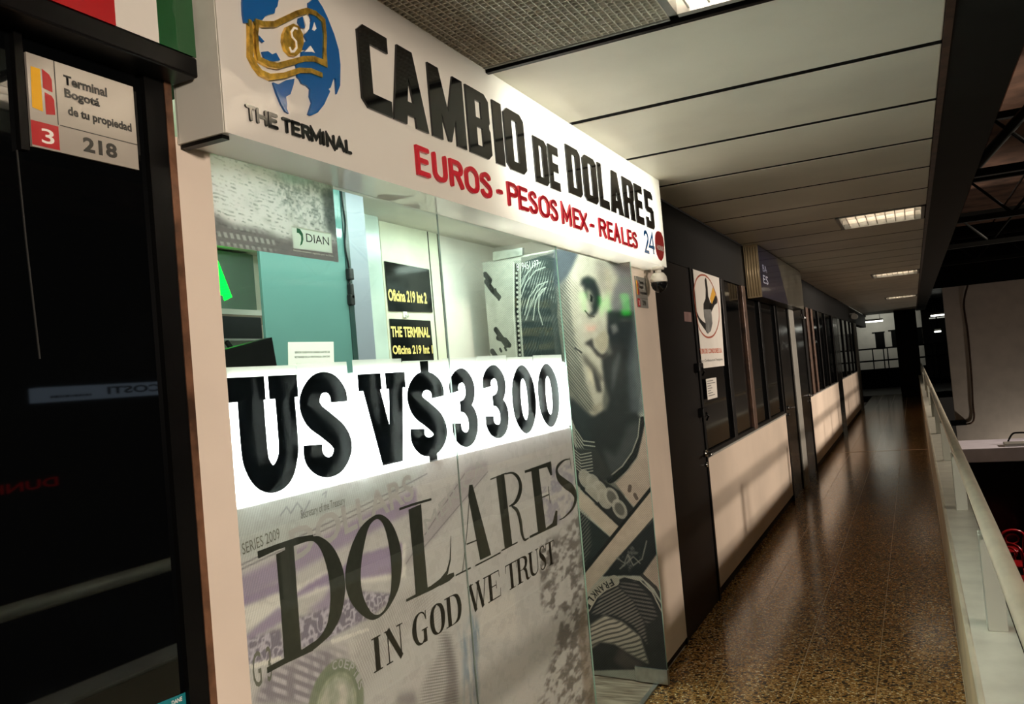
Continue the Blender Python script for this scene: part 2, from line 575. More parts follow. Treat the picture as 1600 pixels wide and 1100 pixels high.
# wood look tile inside the office
m, t, out = nt('grey wood look tile')
b = pbsdf(t, (150, 130, 110), .3)
tc = t.nodes.new('ShaderNodeTexCoord')
mp = node(t, 'Mapping'); mp.inputs['Scale'].default_value = (2.2, 16, 1)
t.links.new(tc.outputs['Object'], mp.inputs[0])
no = node(t, 'TexNoise', Scale=3.0, Detail=6.0); t.links.new(mp.outputs[0], no.inputs['Vector'])
r = t.nodes.new('ShaderNodeValToRGB')
r.color_ramp.elements[0].position = .35; r.color_ramp.elements[0].color = rgba((106, 88, 72))
r.color_ramp.elements[1].position = .7; r.color_ramp.elements[1].color = rgba((186, 172, 152))
t.links.new(no.outputs['Fac'], r.inputs['Fac']); t.links.new(r.outputs[0], b.inputs['Base Color'])
t.links.new(b.outputs[0], out.inputs['Surface'])
M['wood_tile'] = m
# pleated curtain
m, t, out = nt('dark pleated curtain')
b = pbsdf(t, (60, 46, 38), .7)
t.links.new(b.outputs[0], out.inputs['Surface'])
M['curtain'] = m

XF = -1.315                 # facade plane
F = PX(XF)
ZC = 2.62                   # ceiling

# ============================================================ SETTING
floor = struct('floor', box(XF - .02, .07, -1.5, 30.0, -.2, 0), M['terrazzo'])
jm = mat('pale tile joint', (150, 126, 92), .4, var=.1)
j = MB()
for x in (-1.02, -.66, -.30): j.box(x - .0016, x + .0016, -1.4, 30, -.001, .0008)
for y in (14.08,): j.box(XF, .06, y - .02, y + .02, -.001, .001)
j.build('tile_joints', jm, floor)

# ceiling: enamelled strips across the corridor
ceil = struct('ceiling', box(-1.4, .19, -1.5, 30.4, 2.76, 2.82), M['gap'])
LIGHT_STRIPS = (6, 14, 23)
y0 = 2.515
for k in range(36):
    ya, yb = y0 + .755 * k + .018, y0 + .755 * (k + 1) - .026
    x1 = -.46 if k in LIGHT_STRIPS else .185
    MB().box(XF + .0, x1, ya, yb, ZC, ZC + .03, bevel=.004).build('ceiling_strip', M['ceiling'], ceil)
    if k: MB().box(XF, .185, ya - .045, ya + .001, ZC + .003, ZC + .02).build('ceiling_joint', M['gap'], ceil)
MB().box(-.02, .185, -1.5, 2.49, ZC, ZC + .03).build('ceiling_strip', M['ceiling'], ceil)
MB().box(-.56, -.02, -1.5, 1.60, ZC, ZC + .03).build('ceiling_strip', M['ceiling'], ceil)
tr = struct('trim_1', MB().box(XF, .185, 2.492, 2.512, ZC - .012, ZC + .03), M['black'])
struct('trim_2', MB().box(-1.18, -.56, 2.474, 2.484, ZC - .004, ZC + .02), M['frame_gray'])
struct('trim_3', box(.187, .212, -1.5, 30, ZC - .005, ZC + .16), M['brown'])
g = MB()
for k in range(31):
    x = -1.185 + k * .0208
    g.box(x - .0014, x + .0014, -.4, 2.474, ZC, ZC + .018)
for k in range(138):
    y = 2.47 - k * .0208
    g.box(-1.185, -.56, y - .0014, y + .0014, ZC, ZC + .018)
tag(g.build('ceiling_grille', M['grille']), 'grey egg-crate lattice ceiling panel between the lit sign and the nearest louvered lamp', 'ceiling grille')

def louver_light(y0, y1, x0, x1, label, strength_mat):
    t_ = thing('ceiling_light', ((x0 + x1) / 2, (y0 + y1) / 2, ZC), label, 'ceiling light', 'louvered lamps along the corridor ceiling')
    f = MB()
    f.box(x0, x0 + .025, y0, y1, ZC - .006, ZC + .09); f.box(x1 - .025, x1, y0, y1, ZC - .006, ZC + .09)
    f.box(x0, x1, y0, y0 + .025, ZC - .006, ZC + .09); f.box(x0, x1, y1 - .025, y1, ZC - .006, ZC + .09)
    f.build('frame', M['frame_gray'], t_)
    MB().box(x0, x1, y0, y1, ZC + .09, ZC + .1).build('reflector', M['louver'], t_)
    lv = MB()
    n = 9
    for i in range(1, n):
        x = x0 + (x1 - x0) * i / n
        lv.box(x - .003, x + .003, y0 + .02, y1 - .02, ZC + .004, ZC + .05)
    for i in (1, 2):
        y = y0 + (y1 - y0) * i / 3
        lv.box(x0 + .02, x1 - .02, y - .005, y + .005, ZC + .004, ZC + .05)
    lv.build('louver', M['louver'], t_)
    for i in range(3):
        y = y0 + (y1 - y0) * (i + .5) / 3
        MB().tube([(x0 + .05, y, ZC + .07), (x1 - .05, y, ZC + .07)], .013, 8).build('tube', strength_mat, t_)
    return t_
louver_light(1.62, 2.47, -.555, -.02, 'nearest louvered ceiling lamp beside the egg-crate lattice, cut by the top of the photo', M['tube_near'])
for k, lab in zip(LIGHT_STRIPS, ('louvered ceiling lamp, the large bright one in mid corridor', 'louvered ceiling lamp second from the corridor far end', 'small louvered ceiling lamp farthest down the corridor')):
    louver_light(y0 + .755 * k, y0 + .755 * (k + 1) - .03, -.455, .178, lab, M['tube'])

# edge beam of the atrium
struct('trim_4', MB().box(.212, .45, -1.5, 30, ZC, ZC + .5), M['beam'])

# parapet and ledge
struct('wall_parapet', MB().box(.07, .215, -1.5, 30, -.2, .618), M['parapet'])
struct('trim_5', MB().box(.07, .088, -1.5, 30, .618, .632, bevel=.004).box(.068, .0885, -1.5, 30, 0, .012), M['rail'])
struct('trim_6', MB().box(.086, .218, -1.5, 30, .6185, .630), M['ledge'])
rl = thing('guard_railing', (.167, 14, .63), 'pale tubular handrail on short posts along the ledge right of the corridor', 'railing')
MB().tube([(.172, y, .965) for y in np.linspace(-1.2, 27.5, 40)], .027, 16).build('handrail', M['rail'], rl)
post_m = mat('grey enamelled post', (160, 164, 154), .4, var=.04)
for k in range(13):
    y = .95 + 2.24 * k
    MB().box(.138, .197, y, y + .07, .63, .95, bevel=.003).build('post', post_m, rl)

# left facade: black shop front 218
struct('wall_left', box(XF - .1, XF - .012, -1.5, 1.19, 0, .14).box(XF - .12, XF - .03, -1.5, 1.36, 2.27, ZC).box(-1.5, XF - .012, 4.76, 30, 2.24, ZC).box(-1.5, XF - .02, 4.76, 24.2, 0, .075), M['charcoal'])
w1 = struct('window_1', MB().box(XF - .006, XF, -1.5, 1.2, .14, 2.26), M['dark_glass'])
fr = MB()
fr.box(XF - .02, XF + .012, 1.19, 1.245, 0, 2.27)
fr.box(XF - .02, XF + .012, .925, .94, 2.05, 2.27)
fr.build('window_frame', M['black'], w1)
MB().box(XF - .02, XF + .014, 1.238, 1.256, 0, 2.27).build('frame_edge', mat('scratched brown edge', (104, 74, 56), .35, .3, var=.3, scale=18), w1)
MB().rib([(.925, 2.05), (.93, 1.9), (.935, 1.8), (.94, 1.7)], .0025, PX(XF), .0012).build('silicone_seam', mat('dull silicone', (40, 40, 39), .6, var=0), w1)
MB().box(XF - .02, XF + .077, -1.5, 1.268, 2.252, 2.292, bevel=.004).build('header_beam', M['black'], w1)

# the office front: pillars and glass
struct('trim_7', MB().box(XF - .12, XF, 1.262, 1.362, 0, 2.15), M['pillar'])
struct('trim_8', MB().box(XF - .12, XF + .012, 4.20, 4.745, .05, 2.145), M['pillar'])
struct('baseboard_left', MB().box(XF - .12, XF - .004, 4.20, 4.76, 0, .052), M['black'])
# ============================================================ LIT FASCIA SIGN
XS = -1.185
sg = thing('shop_sign', (-1.245, 2.94, 2.134), 'long white illuminated box sign reading CAMBIO DE DOLARES above the exchange office glass', 'sign')
MB().poly([(1.274, 2.134), (4.60, 2.134), (4.60, ZC), (1.274, ZC)], PX(XS), 0, 0).build('face', M['acrylic'], sg)
sface = sg.children[0]
MB().box(-1.31, XS - .004, 1.274, 1.278, 2.134, ZC).build('side_panel', M['sign_side'], sg)
MB().box(-1.31, XS - .004, 4.596, 4.60, 2.134, ZC).build('side_panel', M['sign_side'], sg)
MB().poly([(-1.31, 1.278), (XS, 1.278), (XS, 4.596), (-1.31, 4.596)], Plane((0, 0, 2.134), (1, 0, 0), (0, 1, 0), (0, 0, -1)), 0, 0).build('underside', M['acrylic'], sg)
MB().box(-1.313, -1.309, 1.274, 4.60, 2.134, ZC).build('back_panel', M['sign_side'], sg)
MB().box(-1.31, -1.20, 1.28, 1.30, 2.126, 2.134).build('mounting_bracket', M['black'], sg)
SG = PX(XS)

def glyph_block(ch):
    """octagonal condensed block capitals in a unit box: list of polygons"""
    t, q, c = .37, .20, .18          # stem width, bar height, chamfer (x); box is 1 x 1
    k = .09
    def bar(x0, x1, y0_, y1_): return [(x0, y0_), (x1, y0_), (x1, y1_), (x0, y1_)]
    if ch == 'C': return [[(0, k), (c, 0), (t, 0), (t, 1), (c, 1), (0, 1 - k)], bar(t, 1, 0, q), bar(t, 1, 1 - q, 1)]
    if ch == 'O': return [[(0, k), (c, 0), (t, 0), (t, 1), (c, 1), (0, 1 - k)], [(1 - t, 0), (1 - c, 0), (1, k), (1, 1 - k), (1 - c, 1), (1 - t, 1)], bar(t, 1 - t, 0, q * .8), bar(t, 1 - t, 1 - q * .8, 1)]
    if ch == 'D': return [bar(0, t, 0, 1), [(1 - t, 0), (1 - c, 0), (1, k), (1, 1 - k), (1 - c, 1), (1 - t, 1)], bar(t, 1 - t, 0, q * .8), bar(t, 1 - t, 1 - q * .8, 1)]
    if ch == 'I': return [bar(0, 1, 0, 1)]
    if ch == 'L': return [bar(0, t, 0, 1), bar(t, 1, 0, q)]
    if ch == 'E': return [bar(0, t, 0, 1), bar(t, 1, 0, q), bar(t, 1, 1 - q, 1), bar(t, .92, .41, .41 + q)]
    if ch == 'A': return [[(0, 0), (.36, 0), (.42, .30), (.50, .64), (.50, 1), (.24, 1)], [(.64, 0), (1, 0), (.66, 1), (.499, 1), (.499, .64), (.60, .30)], [(.385, .13), (.63, .13), (.61, .31), (.41, .31)]]
    if ch == 'M': return [bar(0, .29, 0, 1), bar(.71, 1, 0, 1), [(.0, 1), (.29, 1), (.58, .22), (.52, .02), (.46, .02)], [(1, 1), (.71, 1), (.42, .22), (.48, .02), (.54, .02)]]
    if ch == 'B': return [bar(0, t, 0, 1), [(1 - t, 0), (1 - c, 0), (1, k), (1, .44), (.9, .52), (1 - t, .52)], [(1 - t, .5), (.9, .5), (1, .58), (1, 1 - k), (1 - c, 1), (1 - t, 1)], bar(t, 1 - t, 0, q * .8), bar(t, 1 - t, 1 - q * .8, 1), bar(t, .95, .44, .58)]
    if ch == 'R': return [bar(0, t, 0, 1), [(1 - t, .46), (.9, .46), (1, .54), (1, 1 - k), (1 - c, 1), (1 - t, 1)], bar(t, 1 - t, 1 - q * .8, 1), bar(t, .92, .40, .54), [(.62, 0), (1, 0), (.95, .42), (.58, .46)]]
    if ch == 'S': return [bar(0, 1 - c, 1 - q, 1), [(1 - c, 1 - q), (1, 1 - q), (1, 1 - k), (1 - c, 1)], [(0, .5), (t, .44), (t, 1 - q), (0, 1 - q)], [(0, .5), (.22, .42), (.78, .42), (1, .5), (.78, .58), (.22, .58)][::1], [(1 - t, q), (1, q), (1, .5), (1 - t, .56)], bar(.02, 1 - c, 0, q), [(1 - c, 0), (1, k), (1, q), (1 - c, q)], bar(1 - t, 1 - .22, .42, .5), bar(0, .3, q, .28)]
def put_block(ch, a0, a1, z0, z1, depth=.006):
    mb = MB(True)
    for p in glyph_block(ch):
        mb.poly([(a0 + (a1 - a0) * x, z0 + (z1 - z0) * y) for x, y in p], SG, depth, .0005)
    mb.build('letter', M['letter_black'], sface)
def yz(p): return p
zC1, zC0 = (1.778,2.524)[1], (1.873,2.31)[1]
for ch, l, r_ in (('C', (1.755,2.424), (1.889,2.402)), ('A', (1.895,2.307), (2.074,2.307)),
                  ('M', (2.096,2.414), (2.301,2.395)), ('B', (2.323,2.425), (2.477,2.359)),
                  ('I', (2.508,2.434), (2.574,2.406)), ('O', (2.59,2.41), (2.753,2.389))):
    put_block(ch, l[0], r_[0], zC0, zC1)
z1, z0 = (2.845,2.477)[1], (3.067,2.304)[1]
for ch, l, r_ in (('D', (2.832,2.393), (2.956,2.384)), ('E', (2.972,2.382), (3.069,2.32))):
    put_block(ch, l[0], r_[0], z0, z1)
z1, z0 = (3.179,2.517)[1], (4.358,2.317)[1]
for ch, l, r_ in (('D', (3.162,2.408), (3.32,2.399)), ('O', (3.347,2.399), (3.518,2.395)), ('L', (3.54,2.41), (3.667,2.32)),
                  ('A', (3.691,2.309), (3.873,2.313)), ('R', (3.892,2.395), (4.062,2.37)), ('E', (4.086,2.399), (4.214,2.332)), ('S', (4.263,2.425), (4.408,2.392))):
    put_block(ch, l[0], r_[0], z0, z1)

def arc(cx, cy, rx, ry, d0, d1, n=10):
    return [(cx + rx * math.cos(math.radians(d0 + (d1 - d0) * i / n)), cy + ry * math.sin(math.radians(d0 + (d1 - d0) * i / n))) for i in range(n + 1)]
STROKE = {
    'E': [[(1, 0), (0, 0), (0, 1), (1, 1)], [(0, .52), (.85, .52)]],
    'U': [[(0, 1), (0, .3)] + arc(.5, .3, .5, .3, 180, 360) + [(1, .3), (1, 1)]],
    'R': [[(0, 0), (0, 1), (.6, 1)] + arc(.6, .76, .4, .24, 90, -90) + [(0, .52)], [(.55, .52), (1, 0)]],
    'P': [[(0, 0), (0, 1), (.6, 1)] + arc(.6, .74, .4, .26, 90, -90) + [(0, .48)]],
    'O': [arc(.5, .68, .5, .32, 0, 180) + arc(.5, .32, .5, .32, 180, 360) + [(1, .68)]],
    'S': [arc(.5, .77, .47, .23, 25, 200) + arc(.5, .26, .5, .26, 45, -160)],
    'M': [[(0, 0), (0, 1), (.5, .25), (1, 1), (1, 0)]],
    'X': [[(0, 0), (1, 1)], [(0, 1), (1, 0)]],
    'A': [[(0, 0), (.5, 1), (1, 0)], [(.2, .33), (.8, .33)]],
    'L': [[(0, 1), (0, 0), (1, 0)]],
    'T': [[(0, 1), (1, 1)], [(.5, 1), (.5, 0)]],
    'H': [[(0, 0), (0, 1)], [(1, 0), (1, 1)], [(0, .5), (1, .5)]],
    'I': [[(.5, 0), (.5, 1)]],
    'N': [[(0, 0), (0, 1), (1, 0), (1, 1)]],
    '-': [[(0, .42), (1, .42)]],
    'V': [[(0, 1), (.5, 0), (1, 1)]],
    'D': [[(0, 0), (0, 1), (.4, 1)] + arc(.4, .5, .6, .5, 90, -90) + [(0, 0)]],
    '2': [arc(.5, .72, .48, .28, 170, -30) + [(0, 0), (1, 0)]],
    '4': [[(.75, 0), (.75, 1), (0, .32), (1, .32)]],
    '0': [arc(.5, .68, .5, .32, 0, 180) + arc(.5, .32, .5, .32, 180, 360) + [(1, .68)]],
}
def put_stroke(ch, a0, a1, z0, z1, wd, m, parent, pl, d=.008, name='letter', h=.0005, cap=True):
    mb = MB(True); r = wd / 2
    for path in STROKE[ch]:
        mb.rib([(a0 + r + (a1 - a0 - 2 * r) * x, z0 + r + (z1 - z0 - 2 * r) * y) for x, y in path], wd, pl, d, h, cap=cap)
    return mb.build(name, m, parent)
zt, zb = (2.007,2.262)[1], (2.056,2.178)[1]
for ch, l, r_ in (('E', (1.992,2.215), (2.061,2.19)), ('U', (2.083,2.216), (2.159,2.221)), ('R', (2.18,2.216), (2.257,2.203)),
                  ('O', (2.274,2.211), (2.36,2.221)), ('S', (2.376,2.21), (2.449,2.217)), ('-', (2.491,2.202), (2.529,2.203)),
                  ('P', (2.573,2.213), (2.653,2.226)), ('E', (2.661,2.206), (2.735,2.207)), ('S', (2.748,2.209), (2.818,2.214)), ('O', (2.838,2.206), (2.93,2.219)), ('S', (2.942,2.21), (3.013,2.214)),
                  ('M', (3.059,2.209), (3.156,2.21)), ('E', (3.18,2.202), (3.247,2.204)), ('X', (3.253,2.205), (3.343,2.204)), ('-', (3.376,2.205), (3.424,2.208)),
                  ('R', (3.493,2.217), (3.581,2.208)), ('E', (3.606,2.211), (3.677,2.205)), ('A', (3.691,2.193), (3.78,2.197)), ('L', (3.81,2.221), (3.881,2.201)), ('E', (3.9,2.217), (3.961,2.21)), ('S', (3.974,2.218), (4.052,2.219))):
    put_stroke(ch, l[0], r_[0], zb, zt, .0148, M['letter_red'], sface, SG)
zt, zb = (1.34,2.206)[1], (1.347,2.172)[1]
for ch, l, r_ in (('T', (1.333,2.2), (1.362,2.201)), ('H', (1.364,2.189), (1.397,2.191)), ('E', (1.401,2.188), (1.43,2.189)),
                  ('T', (1.444,2.199), (1.473,2.199)), ('E', (1.475,2.186), (1.505,2.19)), ('R', (1.509,2.187), (1.539,2.187)), ('M', (1.54,2.184), (1.578,2.189)),
                  ('I', (1.581,2.186), (1.591,2.188)), ('N', (1.596,2.186), (1.628,2.189)), ('A', (1.629,2.182), (1.667,2.183)), ('L', (1.67,2.187), (1.693,2.181))):
    put_stroke(ch, l[0], r_[0], zb, zt, .0076, M['letter_black'], sface, SG, .004)
# globe and banknote emblem
gl = MB(True)
for p in (
    [(1.351,2.472),(1.353,2.447),(1.347,2.419),(1.346,2.394),(1.348,2.378),(1.354,2.379),(1.378,2.392),(1.404,2.403),(1.413,2.414),(1.428,2.424),(1.445,2.432),(1.449,2.444),(1.456,2.451),(1.462,2.468),(1.449,2.484),(1.421,2.49),(1.379,2.486)],
    [(1.396,2.332),(1.414,2.339),(1.427,2.336),(1.44,2.344),(1.452,2.331),(1.418,2.317),(1.402,2.317)],
    [(1.423,2.274),(1.439,2.274),(1.466,2.291),(1.495,2.303),(1.49,2.288),(1.477,2.263),(1.461,2.253),(1.463,2.237),(1.461,2.226),(1.467,2.217),(1.456,2.219),(1.444,2.232),(1.432,2.252)],
    [(1.604,2.521),(1.619,2.511),(1.635,2.493),(1.658,2.457),(1.671,2.424),(1.673,2.388),(1.665,2.335),(1.648,2.309),(1.649,2.347),(1.641,2.345),(1.626,2.319),(1.617,2.313),(1.623,2.309),(1.596,2.271),(1.569,2.245),(1.542,2.231),(1.534,2.232),(1.551,2.263),(1.545,2.276),(1.549,2.294),(1.537,2.299),(1.521,2.299),(1.514,2.307),(1.506,2.31),(1.508,2.327),(1.505,2.337),(1.523,2.35),(1.529,2.374),(1.549,2.385),(1.57,2.385),(1.576,2.39),(1.561,2.4),(1.546,2.384),(1.531,2.379),(1.535,2.395),(1.551,2.407),(1.542,2.416),(1.563,2.435),(1.562,2.449),(1.575,2.464),(1.566,2.479),(1.568,2.501),(1.58,2.511),(1.599,2.53)],
    [(1.528,2.451),(1.542,2.46),(1.548,2.434),(1.536,2.431),(1.525,2.44)],
    [(1.389,2.365),(1.405,2.357),(1.399,2.353),(1.39,2.357)]):
    gl.poly(p, SG, .005, .0005)
gl.build('globe', M['blue'], sg)
wg = MB()
for p in ([(1.537,2.376),(1.561,2.398),(1.575,2.386),(1.565,2.385),(1.549,2.38)], [(1.542,2.459),(1.556,2.468),(1.565,2.454),(1.56,2.436),(1.545,2.421),(1.543,2.429),(1.55,2.442)], [(1.572,2.439),(1.582,2.46),(1.588,2.447),(1.58,2.439)]):
    wg.poly(p, SG, .0062, .0005)
wg.build('globe_inlay', M['print_white'], sg)
bl = MB(True)
bl.rib([(1.383,2.391,0.0111),(1.378,2.363,0.0084),(1.377,2.33,0.0091),(1.38,2.311,0.0117),(1.41,2.309,0.013),(1.439,2.314,0.013),(1.481,2.334,0.0123),(1.529,2.357,0.0123),(1.568,2.369,0.013),(1.608,2.37,0.0156),(1.611,2.405,0.0104),(1.617,2.439,0.0104),(1.615,2.475,0.013),(1.588,2.482,0.0123),(1.557,2.478,0.0123),(1.521,2.459,0.0123),(1.477,2.43,0.0123),(1.44,2.406,0.0123),(1.403,2.393,0.0123)], .009, SG, .009, .0005, closed=True)
bl.rib([(1.362,2.388,0.0078),(1.36,2.351,0.0091),(1.356,2.309,0.0104),(1.369,2.293,0.0117),(1.384,2.283,0.0123),(1.412,2.282,0.013),(1.457,2.298,0.0123),(1.51,2.325,0.0117),(1.553,2.337,0.0117),(1.593,2.338,0.0117)], .008, SG, .009, .0005)
bl.build('banknote_frame', M['gold'], sg)
md = MB()
md.poly([(1.503,2.429),(1.522,2.429),(1.534,2.415),(1.534,2.394),(1.523,2.372),(1.503,2.355),(1.485,2.351),(1.469,2.358),(1.463,2.375),(1.467,2.394),(1.48,2.414)], SG, .008, .0005)
md.build('medallion', M['gold'], sg)
ds = MB(True)
ds.rib([(1.514,2.42),(1.503,2.419),(1.492,2.406),(1.494,2.395),(1.506,2.389),(1.506,2.375),(1.495,2.363),(1.486,2.36),(1.482,2.369)], .005, SG, .0095, .0005)
ds.build('dollar_glyph', M['print_white'], sg)
# 24 hour badge
b24 = MB(True)
STW = .019
for ch, l, r_, zt_, zb_ in (('2', (4.192,2.265), (4.276,2.201), (4.237,2.297)[1], (4.233,2.177)[1]), ('4', (4.275,2.248), (4.388,2.212), (4.345,2.301)[1], (4.327,2.176)[1])):
    for path in STROKE[ch]:
        b24.rib([(l[0] + .008 + (r_[0] - l[0] - .016) * x, zb_ + .008 + (zt_ - zb_ - .016) * y) for x, y in path], STW, SG, .001, .0005)
b24.build('badge_number', M['blue'], sg)
MB().poly([(4.489,2.324),(4.542,2.321),(4.571,2.298),(4.579,2.26),(4.566,2.216),(4.538,2.181),(4.492,2.161),(4.448,2.166),(4.415,2.187),(4.397,2.223),(4.4,2.261),(4.417,2.298),(4.448,2.317)], SG, .0016, .0005).build('badge_disc', M['print_red'], sg)
p0, p1 = (4.417,2.253), (4.556,2.208)
zm = (p0[1] + p1[1]) / 2
text('HORAS', SG, p0[0] + .006, zm - .014, p1[0] - .006, zm + .014, M['print_white'], sg, 'badge_lettering', .03, .0008, .0022)

# ============================================================ OFFICE GLASS FRONT
w2 = struct('window_2')
for k, (a, b_) in enumerate(((1.362, 2.3202), (2.3218, 3.305))):
    MB().box(XF - .004, XF, a, b_, .0, 2.15).build('pane', M['glass'], w2)
edge = mat('polished glass edge', (150, 186, 172), .2, var=0)
MB().box(XF - .0045, XF + .0005, 3.3045, 3.307, 0, 2.15).build('glass_edge', edge, w2)
MB().box(XF - .0045, XF + .0003, 2.3203, 2.3217, 0, 2.15).build('glass_seam', mat('grey green seam', (136, 146, 142), .4, var=0), w2)
XP = XF - .0065
FP = PX(XP)
# printed film: enlarged banknote in grey and mauve
a0, a1, b0, b1 = 1.364, 3.303, .0, 1.372
cv = Canvas(a0, a1, b0, b1, 680, 482, (158, 154, 143))
n1 = cv.noise(14, 10); n2 = cv.noise(50, 36); n3 = cv.noise(90, 20, 2)
cv.put(n1, (150, 150, 138), .5)
cv.poly([(1.351,1.394),(1.705,1.371),(2.145,1.365),(2.056,1.317),(1.367,1.259)], (142, 148, 136), .75, 6)
MV, CR, DK = (122, 110, 124), (178, 174, 158), (100, 94, 100)
cv.poly([(1.352,1.231),(1.683,1.264),(2.077,1.308),(2.068,1.249),(1.685,1.215),(1.353,1.179)], MV, .7, 2)
cv.poly([(1.354,1.187),(1.505,1.193),(1.502,1.166),(1.358,1.169)], MV, .75, 1)
cv.poly([(1.357,1.164),(1.68,1.175),(2,1.168),(1.986,1.073),(1.674,1.131),(1.499,1.138),(1.358,1.116)], CR, .8, 1)
cv.poly([(1.529,1.151),(1.575,1.161),(1.646,1.169),(1.713,1.172),(1.749,1.185),(1.98,1.173),(1.968,1.095),(1.794,1.121),(1.708,1.135),(1.611,1.144),(1.532,1.143)], MV, .85, 1)
cv.poly([(1.56,1.102),(1.623,1.114),(1.658,1.135),(1.724,1.128),(1.702,1.092),(1.635,1.081)], MV, .7, 2)
cv.poly([(1.363,1.106),(1.471,1.137),(1.491,1.127),(1.488,1.104),(1.374,1.093)], MV, .75, 1)
n4 = cv.noise(110, 80, 2)
lace = np.clip((np.abs(n4 - .5) - .05) * 14, 0, 1)
for p in ([(1.369,1.097),(1.473,1.092),(1.479,1.028),(1.369,1.045)], [(1.53,1.096),(1.636,1.09),(1.667,1.077),(1.642,1.014),(1.536,1.026)], [(1.669,1.091),(1.781,1.092),(1.919,1.047),(1.907,1.036),(1.817,1.018),(1.692,1.018),(1.643,1.018)]):
    cv.poly(p, DK, .85, 1); cv.poly(p, (170, 164, 162), .7, 1, 1 - lace)
cv.poly([(1.369,1.045),(1.466,1.032),(1.472,1.023),(1.374,1.034)], CR, .9)
cv.poly([(1.642,1.011),(1.795,0.9949),(1.799,0.9859),(1.645,1)], CR, .9)
scr = np.clip((cv.waves(58, .02, .5, .09, n1 * 1) * (n3 - .2) * 2.2), 0, 1)
for p in ([(1.373,0.9622),(1.416,1.008),(1.549,1.01),(1.705,0.9837),(1.711,0.9045),(1.752,0.8171)],):
    cv.poly(p, (104, 98, 100), .75, 3); cv.poly(p, (166, 160, 154), .75, 2, scr)
cv.poly([(1.642,1.009),(1.723,0.9933),(1.776,0.9875),(1.696,0.92),(1.646,0.9175)], CR, .35, 4)
# hair of the printed portrait: fine curved lines
hair = cv.waves(25, .0088, .45, 1.1, n1)
cv.poly([(1.722,0.9834),(1.838,1.034),(1.982,1.051),(2.099,1.008),(2.08,0.9655),(1.964,0.9297),(1.856,0.8865),(1.756,0.8419),(1.709,0.8849)], (120, 114, 104), .5, 6, hair)
cv.poly([(1.981,1.04),(2.123,1.014),(2.182,0.9246),(2.139,0.8881),(2.005,0.9867)], (124, 116, 106), .35, 6, cv.waves(100, .0085, .4, .6, n1))
sh = cv.waves(75, .008, .5, .5, n1)
cv.poly([(2.139,0.8881),(2.194,0.8525),(2.218,0.764),(2.208,0.6365),(1.996,0.7183),(2.051,0.7851),(2.127,0.8189)], (96, 92, 86), .7, 5, sh)
cv.poly([(2.16,0.8694),(2.192,0.8407),(2.218,0.7265),(2.206,0.6375),(2.126,0.6681),(2.164,0.7455)], (90, 86, 82), .5, 4)
cv.poly([(1.9,0.7828),(1.981,0.7639),(1.996,0.7183),(1.886,0.7602)], (90, 86, 84), .6, 4)
blue_n = np.clip((n3 - .38) * 3.4, 0, 1)
cv.poly([(2.251,0.8795),(2.344,0.8715),(2.388,0.7992),(2.345,0.7209),(2.335,0.5879),(2.245,0.6224),(2.26,0.7814)], (104, 118, 122), .75, 4, blue_n)
cv.poly([(2.306,0.8116),(2.353,0.8034),(2.323,0.599),(2.303,0.6065)], (110, 116, 118), .5, 2)
rough_n = np.clip((cv.noise(34, 60, 3) - .42) * 4.5, 0, 1)
cv.poly([(2.886,0.9856),(3.065,0.9661),(3.306,1.013),(3.324,0.7571),(3.319,0.4104),(3.322,0.207),(2.744,0.4297),(2.868,0.5096),(3.012,0.6374),(2.857,0.7522)], (84, 80, 74), .75, 4, rough_n)
cv.poly([(2.962,1.227),(3.129,1.241),(3.305,1.227),(3.257,1.032),(3.075,1.01),(2.92,1.04)], (110, 106, 116), .5, 3, rough_n)
cv.poly([(3.306,1.013),(3.368,0.9825),(3.346,0.7322),(3.243,0.7581)], (100, 96, 88), .5, 3)
cv.poly([(3.32,0.7388),(3.377,0.4107),(3.336,0.202),(3.196,0.2556),(3.19,0.5467)], (112, 102, 88), .6, 4)
cv.poly([(2.393,0.9042),(2.653,0.8624),(2.635,0.6944),(2.372,0.7909)], (172, 166, 150), .45, 3)
cv.poly([(1.971,1.117),(2.384,1.327),(2.532,1.329),(2.526,1.294),(2.022,1.099)], (138, 132, 126), .7, 2)
for p in ([(1.992,1.112),(2.367,1.31)], [(2.042,1.118),(2.526,1.294)]): cv.line(p, .003, (100, 96, 92), .8)
for p in ([(1.364,1.255),(1.694,1.29),(2.058,1.33),(2.141,1.341)], [(1.363,1.246),(1.693,1.277),(2.056,1.316)]): cv.line(p, .0028, (96, 92, 90), .8)
for p in ([(1.501,1.336),(1.524,1.351),(1.536,1.334),(1.561,1.354),(1.577,1.336),(1.572,1.32),(1.606,1.351)], [(1.654,1.358),(1.671,1.363),(1.665,1.351)]): cv.line(p, .0035, (112, 112, 108), .8)
# round seal, partly below the picture edge
c0 = (1.645,0.8505)
for r_, col in ((.112, (108, 114, 92)), (.082, (146, 146, 124)), (.07, (164, 160, 144))):
    cv.put(np.clip((r_ - np.hypot(cv.A - c0[0], cv.B - c0[1])) / .006, 0, 1), col, .9)
cv.put(np.clip((n2 - .4) * 3, 0, 1) * (np.hypot(cv.A - c0[0], cv.B - c0[1]) < .112), (96, 104, 84), .5)
cv.put(cv.noise(60, 60, 2) > .62, (120, 116, 108), .12)
m_film = sheet('printed window film', (160, 156, 146), .12, 0, rough=.25, attr='print')
cv.c = np.clip(140 + (cv.c - 138) * 1.5 + 46, 0, 246) * np.array((.985, .965, 1.06))
cv.c = cv.c * (1 + .07 * (cv.waves(-25, .0075, .5, .5, n1) - .5))[..., None]
film = cv.mesh('window_film', FP, m_film, 'print', w2)

